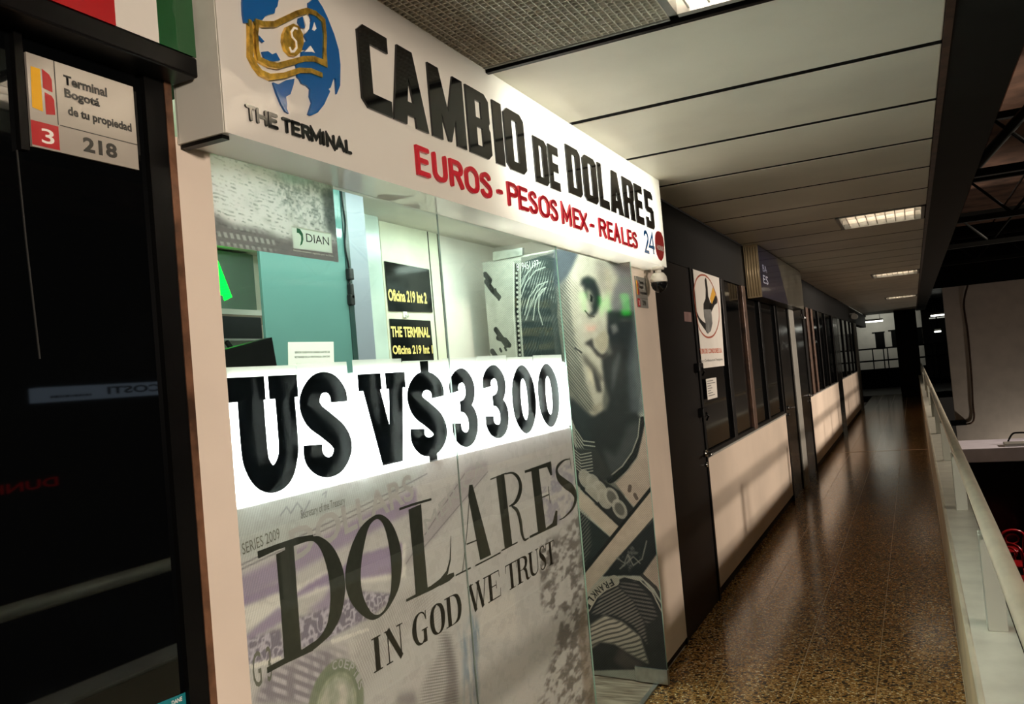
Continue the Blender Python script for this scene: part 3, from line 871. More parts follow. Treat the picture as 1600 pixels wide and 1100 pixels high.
FT = PX(XP + .0006)
film_ink = mat('dark film lettering', (46, 47, 42), .5, var=.12, scale=60)
film_ink2 = mat('black film lettering', (26, 22, 19), .5, var=0)
film_grey = mat('faint film lettering', (112, 110, 102), .6, var=0)
film_pale = mat('pale film lettering', (178, 172, 174), .6, var=0)
dl = MB(True)
K = .0012
def ring(mb, outer, inner, pl=FT, d=.0005, h=0):
    n = len(outer)
    for i in range(n):
        j_ = (i + 1) % n
        mb.poly([outer[i], outer[j_], inner[j_], inner[i]], pl, d, h)
ring(dl, smooth([(1.508,1.273),(1.607,1.267),(1.641,1.256),(1.674,1.23),(1.697,1.196),(1.711,1.157),(1.712,1.118),(1.701,1.082),(1.682,1.052),(1.648,1.027),(1.615,1.017),(1.571,1.009),(1.534,1.01),(1.476,1.013)]), smooth([(1.536,1.259),(1.591,1.259),(1.615,1.249),(1.633,1.226),(1.647,1.188),(1.653,1.151),(1.653,1.116),(1.646,1.083),(1.633,1.054),(1.611,1.036),(1.587,1.028),(1.566,1.026),(1.539,1.023),(1.534,1.025)]))
dl.poly([(1.476,1.254),(1.536,1.26),(1.536,1.195),(1.533,1.095),(1.534,1.024),(1.476,1.013),(1.478,1.135)], FT, .0005)
dl.rib([(1.419,1.265,0.016),(1.479,1.269,0.013),(1.551,1.27,0.013),(1.607,1.266,0.01)], .01, FT, .0005)
dl.rib([(1.42,1.016,0.013),(1.478,1.017,0.013),(1.535,1.015,0.012),(1.575,1.013,0.01)], .01, FT, .0005)
ring(dl, csmooth([(1.715,1.141),(1.726,1.174),(1.753,1.215),(1.794,1.25),(1.843,1.267),(1.886,1.268),(1.928,1.243),(1.957,1.2),(1.971,1.151),(1.967,1.106),(1.947,1.06),(1.911,1.03),(1.874,1.012),(1.834,1.006),(1.802,1.013),(1.765,1.039),(1.734,1.073),(1.717,1.109)]), csmooth([(1.78,1.135),(1.791,1.175),(1.813,1.219),(1.832,1.245),(1.856,1.257),(1.878,1.256),(1.897,1.238),(1.91,1.204),(1.917,1.158),(1.917,1.113),(1.906,1.059),(1.881,1.027),(1.855,1.015),(1.831,1.017),(1.811,1.03),(1.794,1.054),(1.782,1.081),(1.778,1.109)]))
dl.poly([(2.025,1.256),(2.093,1.26),(2.09,1.137),(2.091,1.018),(2.026,1.016),(2.028,1.121)], FT, .0005)
dl.rib([(1.979,1.265),(2.048,1.266),(2.152,1.264)], .007, FT, .0005)
dl.rib([(1.976,1.014,0.007),(2.031,1.014,0.009),(2.111,1.014,0.013),(2.166,1.018,0.018),(2.207,1.036,0.012),(2.231,1.068,0.007),(2.247,1.137,0.002)], .008, FT, .0005)
dl.rib([(2.16,1.017,0.02),(2.216,1.018,0.02),(2.246,1.02,0.012)], .008, FT, .0005)
dl.poly([(2.388,1.27),(2.411,1.268),(2.497,1.022),(2.419,1.023),(2.376,1.235)], FT, .0005)
dl.rib([(2.394,1.265),(2.348,1.127),(2.299,1.015)], .0035, FT, .0005)
dl.rib([(2.339,1.091),(2.427,1.089)], .0045, FT, .0005)
dl.rib([(2.255,1.014),(2.353,1.014)], .005, FT, .0005)
dl.rib([(2.383,1.013),(2.567,1.014)], .005, FT, .0005)
dl.poly([(2.582,1.265),(2.645,1.269),(2.661,1.021),(2.601,1.022)], FT, .0005)
dl.rib([(2.538,1.266),(2.663,1.27)], .005, FT, .0005)
dl.rib([(2.575,1.019),(2.704,1.02)], .005, FT, .0005)
dl.rib(smooth([(2.654,1.268,0.005),(2.71,1.264,0.008),(2.754,1.241,0.018),(2.769,1.207,0.026),(2.747,1.177,0.024),(2.708,1.158,0.012),(2.663,1.154,0.005)]), .01, FT, .0005)
dl.rib(smooth([(2.681,1.151,0.006),(2.723,1.128,0.018),(2.742,1.087,0.023),(2.746,1.047,0.021),(2.763,1.017,0.01),(2.798,1.015,0.004)]), .01, FT, .0005)
dl.poly([(2.872,1.256),(2.942,1.258),(2.96,1.019),(2.885,1.017)], FT, .0005)
dl.poly([(2.814,1.258),(3.066,1.261),(3.066,1.208),(3.049,1.207),(3.022,1.244),(2.939,1.246),(2.816,1.249)], FT, .0005)
dl.poly([(2.807,1.012),(2.809,1.021),(2.961,1.02),(3.027,1.026),(3.069,1.067),(3.085,1.063),(3.07,1.009)], FT, .0005)
dl.rib([(2.946,1.138),(3.019,1.138)], .005, FT, .0005)
dl.rib([(3.017,1.169),(3.021,1.103)], .005, FT, .0005)
dl.rib(smooth([(3.262,1.245,0.004),(3.193,1.247,0.008),(3.121,1.228,0.018),(3.123,1.193,0.03),(3.184,1.156,0.04),(3.258,1.122,0.04),(3.291,1.084,0.034),(3.247,1.045,0.014),(3.153,1.026,0.006),(3.098,1.025,0.004)]), .01, FT, .0005)
dl.rib([(3.263,1.252),(3.273,1.203)], .004, FT, .0005)
dl.build('film_lettering', film_ink, w2)

SER = {   # modern serif capitals: strokes with (x, y, width) in units of the cap height
    'I': [[(.5, 0, .24), (.5, 1, .24)], [(.1, .02, .04), (.9, .02, .04)], [(.1, .98, .04), (.9, .98, .04)]],
    'N': [[(.16, 0, .05), (.16, 1, .05)], [(.84, 0, .05), (.84, 1, .05)], [(.16, 1, .24), (.84, 0, .2)], [(0, .02, .04), (.34, .02, .04)], [(.66, .98, .04), (1, .98, .04)], [(0, .98, .04), (.2, .98, .04)]],
    'G': [[(.92, .72, .04), (.8, .93, .06), (.55, .99, .05), (.28, .86, .16), (.15, .5, .26), (.28, .14, .16), (.55, .01, .05), (.8, .12, .12)], [(.82, .0, .2), (.82, .42, .2)], [(.6, .42, .04), (1, .42, .04)], [(.92, .7, .04), (.92, 1, .04)]],
    'O': [[(.5, .985, .04), (.22, .84, .18), (.13, .5, .26), (.22, .16, .18), (.5, .015, .04), (.78, .16, .18), (.87, .5, .26), (.78, .84, .18), (.5, .985, .04)]],
    'D': [[(.22, 0, .24), (.22, 1, .24)], [(0, .98, .04), (.5, .98, .04), (.76, .84, .2), (.86, .5, .26), (.76, .16, .2), (.5, .02, .04), (0, .02, .04)]],
    'W': [[(.12, 1, .2), (.34, 0, .2)], [(.34, 0, .05), (.52, 1, .05)], [(.5, 1, .2), (.7, 0, .2)], [(.7, 0, .05), (.9, 1, .05)], [(0, .98, .04), (.28, .98, .04)], [(.4, .98, .04), (.62, .98, .04)], [(.8, .98, .04), (1, .98, .04)]],
    'E': [[(.24, 0, .24), (.24, 1, .24)], [(0, .98, .04), (.9, .98, .04), (.93, .72, .03)], [(0, .02, .04), (.9, .02, .04), (.96, .3, .03)], [(.3, .5, .04), (.64, .5, .04)], [(.66, .36, .04), (.66, .66, .04)]],
    'T': [[(.5, 0, .24), (.5, 1, .24)], [(.04, .7, .03), (.08, .98, .04), (.92, .98, .04), (.96, .7, .03)], [(.26, .02, .04), (.74, .02, .04)]],
    'R': [[(.2, 0, .24), (.2, 1, .24)], [(0, .98, .04), (.5, .98, .05), (.72, .87, .2), (.74, .74, .24), (.68, .58, .16), (.45, .5, .04), (.2, .5, .04)], [(.5, .5, .04), (.68, .4, .18), (.74, .1, .2), (.86, .01, .06), (1, .06, .03)], [(0, .02, .04), (.42, .02, .04)]],
    'U': [[(.2, 1, .24), (.2, .3, .24), (.3, .08, .16), (.55, .015, .06), (.78, .12, .05), (.84, .3, .05), (.84, 1, .05)], [(0, .98, .04), (.42, .98, .04)], [(.68, .98, .04), (1, .98, .04)]],
    'S': [[(.82, .78, .03), (.74, .94, .05), (.5, .985, .05), (.22, .86, .14), (.22, .68, .2), (.5, .52, .26), (.78, .34, .2), (.8, .16, .14), (.5, .015, .05), (.2, .08, .06), (.12, .28, .03)]],
    'A': [[(.5, 1, .24), (.84, 0, .24)], [(.48, 1, .04), (.14, 0, .04)], [(.25, .33, .04), (.7, .33, .04)]],
}
def serif(mb, ch, a0, a1, z0, z1, pl, d=.0005):
    hgt = z1 - z0
    for path in SER[ch]:
        mb.rib([(a0 + (a1 - a0) * x, z0 + hgt * y, wd * hgt) for x, y, wd in (smooth(path, 4) if len(path) > 4 else path)], .01, pl, d)
gt_ = MB(True)
zb = (1.802,0.8755)[1]; zt = (1.805,0.9626)[1]
for ch, l, r_ in (('I', (1.797,0.9223), (1.849,0.9052)), ('N', (1.861,0.923), (1.948,0.9118)), ('G', (1.991,0.927), (2.074,0.9076)), ('O', (2.088,0.9274), (2.174,0.9083)), ('D', (2.177,0.926), (2.278,0.9162)),
                  ('W', (2.32,0.9305), (2.454,0.9148)), ('E', (2.449,0.9296), (2.55,0.9106)), ('T', (2.585,0.9387), (2.684,0.9223)), ('R', (2.675,0.9327), (2.788,0.9223)), ('U', (2.78,0.9326), (2.874,0.9279)), ('S', (2.874,0.9279), (2.939,0.9219)), ('T', (2.936,0.9312), (3.03,0.9193))):
    serif(gt_, ch, l[0], r_[0], zb, zt, FT)
gt_.build('film_lettering', film_ink2, w2)
def slant(s_, p0, p1, hgt, m_, bold=0, name='film_lettering'):
    """lettering along a slanted baseline on the film"""
    dx, dy = p1[0] - p0[0], p1[1] - p0[1]
    l = math.hypot(dx, dy)
    pl = Plane(FT(p0[0], p0[1]), (0, dx / l, dy / l), (0, -dy / l, dx / l), (1, 0, 0))
    text(s_, pl, 0, 0, l, hgt, m_, w2, name, bold, .0001)
slant('SERIES 2009', (1.375,1.275), (1.494,1.286), .024, film_grey)
slant('Secretary of the Treasury', (1.57,1.309), (1.74,1.315), .026, film_grey)
slant('DOLLARS', (1.53,1.223), (2.062,1.28), .075, film_pale, .02)
slant('AMERICA', (2.028,1.139), (2.505,1.308), .045, film_pale, .0)
slant('G 3', (1.377,0.9913), (1.435,0.9903), .075, film_grey)
for ch, dg_ in zip('COEPTIS', (96, 82, 68, 54, 41, 30, 18)):
    a = math.radians(dg_ - 8)
    ca, sa = c0[0] + .097 * math.cos(a), c0[1] + .097 * math.sin(a)
    pl = Plane(FT(ca, sa), (0, math.sin(a), -math.cos(a)), (0, math.cos(a), math.sin(a)), (1, 0, 0))
    text(ch, pl, -.009, -.009, .009, .012, film_pale, w2, 'film_lettering', .02, .0001)

# frosted banknote film at the top left of the glass, lit from behind
b0 = (1.575,1.938)[1]; a1 = (1.795,1.988)[0]
cv = Canvas(1.364, a1, b0, 2.147, 260, 130, (236, 236, 232))
n1 = cv.noise(9, 5); n2 = cv.noise(46, 26); nv = cv.noise(14, 30, 4)
cv.put(np.clip((cv.A - 1.45) / .45, 0, 1), (176, 192, 178), .55)
cv.put(np.clip((n1 - .55) * 4, 0, 1) * np.clip((cv.A - 1.42) / .2, 0, 1), (150, 156, 144), .5)
sc = np.clip((cv.waves(84, .009, .4, 1.2, n1) * (nv - .25) * 2.4), 0, 1)
cv.put(np.clip((n2 - .46) * 5, 0, 1) * sc * np.clip(1.3 - (cv.B - b0) / .26, 0, 1), (70, 72, 70), .5)
cv.poly([(1.566,2.124),(1.811,2.156),(1.804,2.026),(1.698,2.013),(1.582,2.054)], (92, 104, 98), .45, 8, np.clip((n2 - .35) * 3, 0, 1))
cv.poly([(1.748,2.118),(1.818,2.132),(1.813,1.984),(1.754,2.02)], (58, 66, 64), .7, 5)
cv.poly([(1.568,2.141),(1.678,2.144),(1.723,2.143),(1.675,2.12),(1.606,2.114)], (190, 214, 206), .7, 5)
bead = (cv.waves(90, .022, .55) * cv.waves(20, .018, .55))
cv.poly([(1.357,1.981),(1.376,2.004),(1.423,1.989),(1.504,1.989),(1.581,1.976),(1.704,1.987),(1.819,1.991),(1.811,1.935),(1.545,1.936),(1.353,1.933)], (104, 100, 100), .8, 4)
cv.poly([(1.369,1.967),(1.423,1.984),(1.503,1.983),(1.556,1.971),(1.553,1.943),(1.461,1.939),(1.36,1.941)], (214, 216, 210), .6, 3, bead)
cv.poly([(1.359,2.031),(1.368,2.023),(1.387,1.975),(1.366,1.972),(1.357,1.996)], (110, 106, 106), .6, 4, np.clip((n2 - .3) * 3, 0, 1))
cv.c = np.clip(cv.c * np.array((1.07, .98, 1.03)), 0, 250)
m_fro = sheet('frosted printed film', (220, 224, 218), .85, 0, rough=.3, attr='print')
fro = cv.mesh('frosted_film', FP, m_fro, 'print', w2, hole=[(1.619,2.01),(1.77,2.01),(1.768,1.961),(1.62,1.958)])
stk = thing('authority_sticker', FP(1.9, 1.93, .001), 'small white sticker reading DIAN on the frosted film at the upper left of the glass', 'sticker')
q = [(1.617,2.012),(1.772,2.011),(1.77,1.959),(1.617,1.956)]
MB().poly([q[0], (q[1][0], q[1][1]), (q[2][0], q[2][1]), q[3]], FT, .0005).build('sheet', sheet('white sticker', (240, 240, 236), .7, 0, rough=.3), stk)
FT2 = PX(XP + .0010)
p0, p1 = (1.669,1.998), (1.759,1.974)
text('DIAN', FT2, p0[0], p1[1] + .004, p1[0], (1.671,1.999)[1], M['print_black'], stk, 'lettering', .0, .0002)
MB().poly([(1.636,2.008),(1.648,2.007),(1.658,1.996),(1.658,1.982),(1.652,1.97),(1.643,1.965),(1.649,1.978),(1.65,1.99),(1.643,1.996),(1.635,1.996)], FT2, .0002).build('leaf_mark', M['print_green'], stk)
p0, p1 = (1.618,1.948), (1.772,1.949)
text('Establecimiento vigilado por la Dian', FT2, p0[0], p1[1] + .0, p1[0], (1.618,1.954)[1], M['print_white'], stk, 'lettering', .01, .0002)

# ---- price display: lightbox with hanging character cards
XB = -1.345
lb = thing('price_lightbox', (XB - .03, 2.33, 1.365), 'long white lightbox shelf glowing behind the price cards in the shop window', 'lightbox')
yl, yr = (1.384,1.613)[0], (3.362,1.499)[0]
zb_, zt_ = (1.957,1.378)[1], (1.996,1.646)[1]
MB().box(XB - .004, XB, yl, yr, zb_, zt_).build('diffuser', M['lightbox'], lb)
MB().box(XB - .06, XB - .004, yl, yr, zb_ - .008, zt_ + .004).build('housing', M['plastic'], lb)
MB().box(XB - .06, XB, yl, yr, zb_ - .018, zb_ - .008).build('card_rail', M['plastic'], lb)
card_m = sheet('clear milky card', (240, 234, 228), .6, .3, rough=.05)
card_ink = mat('matt black card print', (13, 17, 20), .14, var=0)
XC = XB + .009
CP = PX(XC)
def slab(ch):
    R_ = 'rib'; P_ = 'poly'
    if ch == 'U': return [(P_, [(.0, .80), (.51, .80), (.51, 1), (0, 1)]), (P_, [(.56, .80), (1, .80), (1, 1), (.56, 1)]), (R_, [(.30, .85, .36), (.30, .40, .36), (.33, .26, .35), (.42, .16, .36), (.54, .125, .37), (.66, .16, .36), (.75, .26, .31), (.79, .40, .30), (.79, .85, .30)])]
    if ch == 'V': return [(P_, [(0, .82), (.47, .82), (.47, 1), (0, 1)]), (P_, [(.56, .82), (1, .82), (1, 1), (.56, 1)]), (P_, [(.08, .84), (.43, .84), (.62, .28), (.62, 0), (.36, 0)]), (P_, [(.62, .84), (.93, .84), (.80, 0), (.55, 0), (.55, .28)])]
    if ch == 'S': return [(R_, [(.80, .70, .36), (.79, .78, .36), (.68, .87, .33), (.50, .90, .32), (.32, .86, .34), (.20, .73, .40), (.27, .60, .42), (.50, .49, .42), (.73, .37, .42), (.80, .25, .40), (.68, .13, .34), (.50, .095, .31), (.32, .13, .33), (.20, .22, .37), (.20, .33, .37)])]
    if ch == '$': return [(R_, [(.82, .63, .36), (.80, .71, .36), (.68, .78, .31), (.50, .805, .30), (.32, .77, .33), (.20, .67, .38), (.27, .56, .40), (.50, .47, .40), (.73, .37, .40), (.80, .27, .38), (.68, .18, .32), (.50, .155, .30), (.32, .18, .32), (.20, .26, .36), (.20, .35, .36)]), (P_, [(.40, .84), (.62, .84), (.62, 1), (.40, 1)]), (P_, [(.44, 0), (.66, 0), (.66, .14), (.44, .14)])]
    if ch == '3': return [(R_, [(.18, .70, .34), (.18, .78, .34), (.30, .87, .30), (.52, .905, .30), (.70, .85, .33), (.79, .74, .38), (.74, .61, .34), (.56, .53, .26), (.36, .515, .22)]), (R_, [(.36, .515, .22), (.56, .495, .26), (.76, .40, .36), (.81, .27, .38), (.72, .145, .34), (.52, .09, .30), (.30, .13, .31), (.18, .22, .34), (.18, .32, .34)])]
    if ch == '0': return [('loop', [(.5, .90, .32), (.30, .82, .32), (.185, .64, .37), (.185, .36, .37), (.30, .18, .32), (.5, .10, .32), (.70, .18, .32), (.815, .36, .37), (.815, .64, .37), (.70, .82, .32)])]
CARDS = [
    ('U', (1.374,1.641)[0], (1.612,1.63)[0], (1.381,1.654), (1.612,1.599), (1.495,1.384)[1], 'black slab letter U on the leftmost and nearest price card'),
    ('S', (1.613,1.63)[0], (1.813,1.621)[0], (1.613,1.569), (1.807,1.555), (1.668,1.393)[1], 'price card with black letter S, second from the left in the lit window row'),
    ('V', (1.838,1.62)[0], (2.075,1.61)[0], (1.855,1.648), (2.087,1.641), (1.914,1.391)[1], 'price card with black letter V between the S card and the dollar card'),
    ('$', (2.079,1.61)[0], (2.306,1.6)[0], (2.088,1.535), (2.305,1.519), (2.198,1.368)[1], 'price card with a black dollar sign'),
    ('3', (2.31,1.599)[0], (2.54,1.589)[0], (2.337,1.517), (2.513,1.504), (2.39,1.389)[1], 'price card with digit 3 just right of the dollar card'),
    ('3', (2.543,1.589)[0], (2.774,1.579)[0], (2.569,1.5), (2.753,1.487), (2.636,1.393)[1], 'price card with digit 3 just left of the zero cards'),
    ('0', (2.777,1.579)[0], (3.011,1.569)[0], (2.796,1.484), (3.002,1.47), (2.888,1.386)[1], 'price card with digit 0, second from the right end of the row'),
    ('0', (3.014,1.569)[0], (3.309,1.556)[0], (3.033,1.467), (3.242,1.452), (3.125,1.389)[1], 'price card with digit 0 at the right end of the row beside the glass edge'),
]
TOPS = (588, 581, 583, 565, 575, 570, 570, 568)
ztops = [(1.494,1.653)[1], (1.714,1.656)[1], (1.966,1.645)[1], (2.192,1.674)[1], (2.435,1.647)[1], (2.661,1.652)[1], (2.914,1.646)[1], (3.15,1.646)[1]]
for k, (ch, ya, yb, gl_, gr_, gz0, lab) in enumerate(CARDS):
    ct = thing('price_card', (XC, (ya + yb) / 2, zb_ - .008), lab, 'price card', 'character cards of the window price display')
    cs = MB().poly([(ya, zb_ - .008), (yb, zb_ - .008), (yb, zt_ + .03 + .004 * (k % 3)), (ya, zt_ + .03 + .004 * (k % 3))], PX(XC - .0006), .0006, 0).build('card', card_m, ct)
    mb = MB(True)
    wA, hZ = gr_[0] - gl_[0], ztops[k] - gz0
    for kind, pts in slab(ch):
        if kind == 'poly':
            mb.poly([(gl_[0] + wA * x, gz0 + hZ * y) for x, y in pts], CP, .0006)
        elif kind == 'loop':
            pp = smooth(pts[-1:] + pts + pts[:2])[5:5 * (len(pts) + 1)]
            mb.rib([(gl_[0] + wA * p[0], gz0 + hZ * p[1], p[2] * hZ * .62) for p in pp], .01, CP, .0006, closed=True, asp=wA / (hZ * .62))
        else:
            pp = smooth(pts)
            mb.rib([(gl_[0] + wA * p[0], gz0 + hZ * p[1], p[2] * hZ * .62) for p in pp], .01, CP, .0006, asp=wA / (hZ * .62))
    mb.build('character', card_ink, cs)
# ============================================================ OPEN GLASS DOOR WITH BANKNOTE PRINT
ang = math.radians(172.5)
DD = Vector((math.cos(ang), math.sin(ang), 0))
DN = Vector((-.1305, -.9914, 0)).normalized()
DO = Vector((-1.25, 4.133, 0))
d1 = struct('door_1')
WORLD[d1] = Vector((0, 0, 0))
uw = (0.8988,2.155)[0]
PAPER, DK2, MID, PINK = (150, 147, 137), (40, 44, 44), (98, 96, 90), (152, 134, 122)
cv = Canvas(0, uw, .012, 2.262, 400, 1000, PAPER)
nn = cv.noise(5, 12); nf = cv.noise(40, 100); nh = cv.noise(9, 60, 3)
cv.put(nn, (132, 130, 122), .5)
cv.poly([(0.6401,2.252),(0.2661,2.259),(-0.03525,2.113),(-0.0217,1.58),(0.1603,0.8909),(0.5252,1.144),(0.6969,1.702)], (92, 90, 84), 1.0)
# dark field behind the head with combed hair
cv.poly([(0.6591,2.182),(0.6115,2.228),(0.5182,2.24),(0.4124,2.25),(0.4127,2.102),(0.4468,1.913),(0.4328,1.615),(0.3729,1.205),(0.6899,1.543),(0.6929,1.742),(0.6803,1.939)], (46, 52, 52), 1)
hl = cv.waves(28, .016, .3, 2.2, nn) * np.clip((nh - .3) * 3, 0, 1)
cv.poly([(0.6559,2.175),(0.5969,2.219),(0.4756,2.214),(0.4346,2.105),(0.4489,1.964),(0.5088,2.037),(0.6085,1.957),(0.6725,1.938)], (150, 152, 144), .75, 2, hl)
cv.poly([(0.6698,1.964),(0.5088,2.037),(0.4442,1.938),(0.4556,1.682),(0.6814,1.701)], (86, 92, 90), .55, 3, hl)
for k in range(9):
    o_ = k * 22
    cv.line([(p[0], p[1]) for p in [(0.671,1.991),(0.6269,2.078),(0.5602,2.128),(0.499,2.133),(0.4346,2.105)]], .0, (0, 0, 0), 0)
for p in ([(0.6494,1.936),(0.6087,2.03),(0.5491,2.088),(0.4874,2.099)], [(0.6624,2.036),(0.6236,2.111),(0.5562,2.167),(0.4944,2.178)], [(0.5986,1.904),(0.5728,2.005),(0.5292,2.059),(0.4981,2.068)], [(0.6615,2.083),(0.6279,2.144),(0.5686,2.195),(0.5215,2.208)], [(0.5409,1.871),(0.5593,1.951),(0.5475,2.029),(0.5062,2.062)], [(0.6444,1.909),(0.6058,1.983),(0.5688,2.044),(0.511,2.089)]):
    cv.line(p, .006, (176, 178, 168), .8)
# bead border
cv.poly([(0.6963,2.24),(0.6415,2.239),(0.6725,1.938),(0.6776,1.701),(0.6755,1.608),(0.7181,1.611),(0.7201,1.744),(0.7125,1.969)], (120, 120, 112), .9)
cv.line([(0.6735,2.217),(0.6993,1.968),(0.7047,1.703)], .02, (26, 28, 28), 1)
bd = [(0.6782,2.171),(0.6794,2.145),(0.6806,2.118),(0.6817,2.092),(0.6845,2.066),(0.6864,2.039),(0.6883,2.013),(0.6903,1.987),(0.6922,1.96),(0.6934,1.934),(0.6945,1.908),(0.6957,1.881),(0.6969,1.855),(0.698,1.828),(0.6992,1.802),(0.7003,1.775),(0.7015,1.749),(0.7027,1.723)]
for p in bd: cv.put(np.clip((.0085 - np.hypot(cv.A - p[0], cv.B - p[1])) / .003, 0, 1), (170, 168, 158), .9)
for p in ([(0.6908,2.233),(0.7207,1.944),(0.7265,1.705)], [(0.6494,2.2),(0.6776,1.965),(0.6853,1.701)]): cv.line(p, .004, (190, 188, 176), .9)
# script on the paper margin
for p in ([(0.887,2.194),(0.8581,2.156),(0.8683,2.137)], [(0.8831,2.152),(0.8475,2.1),(0.8076,2.055)], [(0.8464,1.877),(0.8185,1.834),(0.7835,1.783)], [(0.8352,1.829),(0.7887,1.811),(0.7677,1.782)], [(0.8832,1.759),(0.855,1.716)]):
    cv.line(p, .03, (30, 31, 30), .95)
for p in ([(0.8535,2.121),(0.8442,2.093),(0.8271,2.101),(0.8182,2.069),(0.809,2.041)], [(0.8294,1.767),(0.8228,1.753)], [(0.7968,1.771),(0.7902,1.757)]):
    cv.line(p, .014, (30, 31, 30), .95)
# face
FACE = (166, 156, 142)
cv.poly([(0.346,2.25),(0.2397,2.234),(0.1092,2.176),(-0.01709,2.12),(-0.006744,1.956),(0.1374,1.895),(0.1551,1.771),(0.192,1.662),(0.2069,1.513),(0.2356,1.384),(0.2852,1.363),(0.3428,1.427),(0.392,1.583),(0.4251,1.798),(0.4311,2.011),(0.3793,2.14)], FACE, 1, 3)
cv.poly([(0.4332,2.264),(0.2704,2.248),(0.3288,2.152),(0.3787,2.091),(0.424,1.971),(0.4472,2.071)], (66, 70, 76), 1, 4)
cv.poly([(0.4372,2.06),(0.3777,2.101),(0.3671,1.936),(0.3461,1.713),(0.31,1.539),(0.2618,1.385),(0.3466,1.389),(0.4126,1.489),(0.4361,1.799)], (112, 108, 98), .8, 4)
hc = cv.waves(-38, .0125, .42, .7, nn)
cv.poly([(0.4337,2.041),(0.3488,2.116),(0.3542,1.848),(0.3301,1.712),(0.31,1.539),(0.2618,1.385),(0.3554,1.409),(0.4196,1.527),(0.4377,1.838)], (58, 58, 56), .7, 3, hc)
cv.poly([(0.3497,2.106),(0.301,2.052),(0.3327,1.846),(0.3141,1.71),(0.3461,1.713),(0.363,1.868)], (120, 112, 100), .5, 4, hc)
cv.poly([(0.1932,2.17),(0.1417,2.162),(0.124,2.029),(0.1584,1.996),(0.1922,2.075)], (120, 108, 104), .5, 6)
cv.poly([(0.111,2.157),(-0.02601,2.109),(-0.0124,1.873),(0.1374,1.895),(0.1055,2.007),(0.06972,2.058)], (98, 92, 98), .8, 6)
cv.poly([(0.1454,2.125),(0.1157,2.111),(0.1115,1.999),(0.1398,1.974)], (160, 146, 130), .7, 4)
cv.poly([(0.1492,1.901),(0.006859,1.88),(-0.0006679,1.755),(0.03359,1.611),(0.01754,1.372),(0.2224,1.359),(0.1825,1.446),(0.2032,1.55),(0.2075,1.663),(0.1434,1.681),(0.1613,1.781)], (38, 40, 42), 1, 4)  # dark side of the face, partly the LED housing's reflection painted in
cv.poly([(-0.004362,1.892),(-0.00559,1.755),(-0.002147,1.371),(0.06903,1.357),(0.06349,1.614),(0.02404,1.758)], (78, 82, 86), .75, 6)
cv.poly([(0.1393,1.825),(0.1078,1.831),(0.09634,1.793),(0.1286,1.777)], (110, 106, 104), .8, 3)
cv.poly([(0.1494,1.621),(0.1014,1.691),(0.1,1.654),(0.1434,1.527),(0.1694,1.473)], (74, 78, 80), .7, 4)
# brow, eye, nose, mouth, cheek
cv.poly([(0.2925,2.051),(0.2812,2.087),(0.2429,2.096),(0.203,2.072),(0.1827,2.013),(0.1816,1.952),(0.2079,1.898),(0.244,1.876),(0.2695,1.886),(0.2351,1.911),(0.2418,1.949),(0.2677,2.01),(0.2745,2.048)], (36, 38, 40), 1, 4)
cv.poly([(0.2601,2.032),(0.2352,2.015),(0.2238,1.971),(0.2323,1.939),(0.2514,1.96)], (138, 130, 116), .9, 4)
cv.poly([(0.2398,2.001),(0.2246,1.983),(0.2296,1.956),(0.2417,1.961)], (24, 26, 28), 1, 1)
cv.line([(0.2772,1.916),(0.2585,1.89),(0.2277,1.88)], .008, (70, 64, 58), .9)
cv.poly([(0.2996,1.747),(0.2493,1.771),(0.2435,1.723),(0.2056,1.682),(0.1634,1.687),(0.1929,1.653),(0.2326,1.675),(0.2645,1.725)], (46, 44, 44), .95, 3)
cv.poly([(0.2398,1.76),(0.177,1.81),(0.1551,1.771),(0.1687,1.707),(0.2051,1.686),(0.2335,1.717)], (150, 138, 120), .9, 3)
cv.poly([(0.3354,1.712),(0.2957,1.68),(0.253,1.629),(0.2032,1.55),(0.2253,1.538),(0.2672,1.593),(0.3096,1.648)], (60, 56, 52), .8, 5)
cv.line([(0.3554,1.728),(0.3203,1.701)], .01, (50, 48, 46), .9)
cv.poly([(0.2654,1.611),(0.2291,1.552),(0.2201,1.486),(0.2514,1.488),(0.2615,1.545)], (48, 46, 46), .9, 3)
cv.poly([(0.3004,1.633),(0.2672,1.593),(0.2643,1.517),(0.2921,1.557)], (186, 170, 148), .7, 3)
cv.poly([(0.4036,1.469),(0.2957,1.363),(0.2191,1.392),(0.03733,1.373),(0.003255,1.317),(0.03744,1.172),(0.4327,1.183),(0.4441,1.394)], (38, 40, 42), 1, 4)
cv.poly([(0.2905,1.415),(0.2248,1.439),(0.2181,1.401),(0.2799,1.362)], (140, 130, 116), .7, 3)
# coat and oval frame
cv.poly([(0.4531,1.457),(0.4029,1.365),(0.3549,1.26),(0.2808,1.257),(0.04759,1.362),(-0.001049,1.311),(0.04138,1.192),(0.1132,1.095),(0.2073,1.024),(0.3207,1.025),(0.4368,1.114)], (36, 38, 40), 1, 4)
cv.poly([(0.09192,1.308),(0.02354,1.333),(0.03334,1.234),(0.0856,1.137),(0.1539,1.081),(0.2197,1.06),(0.2461,1.198),(0.1784,1.153)], (66, 68, 68), .7, 6)
for k in range(6):
    cv.line([(p[0] - .0, p[1] - k * .022) for p in [(0.4294,1.396),(0.4005,1.306),(0.3571,1.238),(0.2919,1.229)]], .006, (158, 154, 142), .85)
cv.line([(0.005988,1.332),(0.02798,1.234),(0.068,1.158),(0.121,1.095),(0.1891,1.045),(0.2225,1.031)], .036, (30, 31, 32), 1)
cv.line([(0.02284,1.34),(0.04191,1.249),(0.08206,1.172),(0.1438,1.102),(0.212,1.056)], .006, (140, 134, 124), .9)
cv.line([(-0.006239,1.325),(0.01493,1.227),(0.05783,1.143),(0.1231,1.073),(0.196,1.017)], .006, (120, 114, 106), .9)
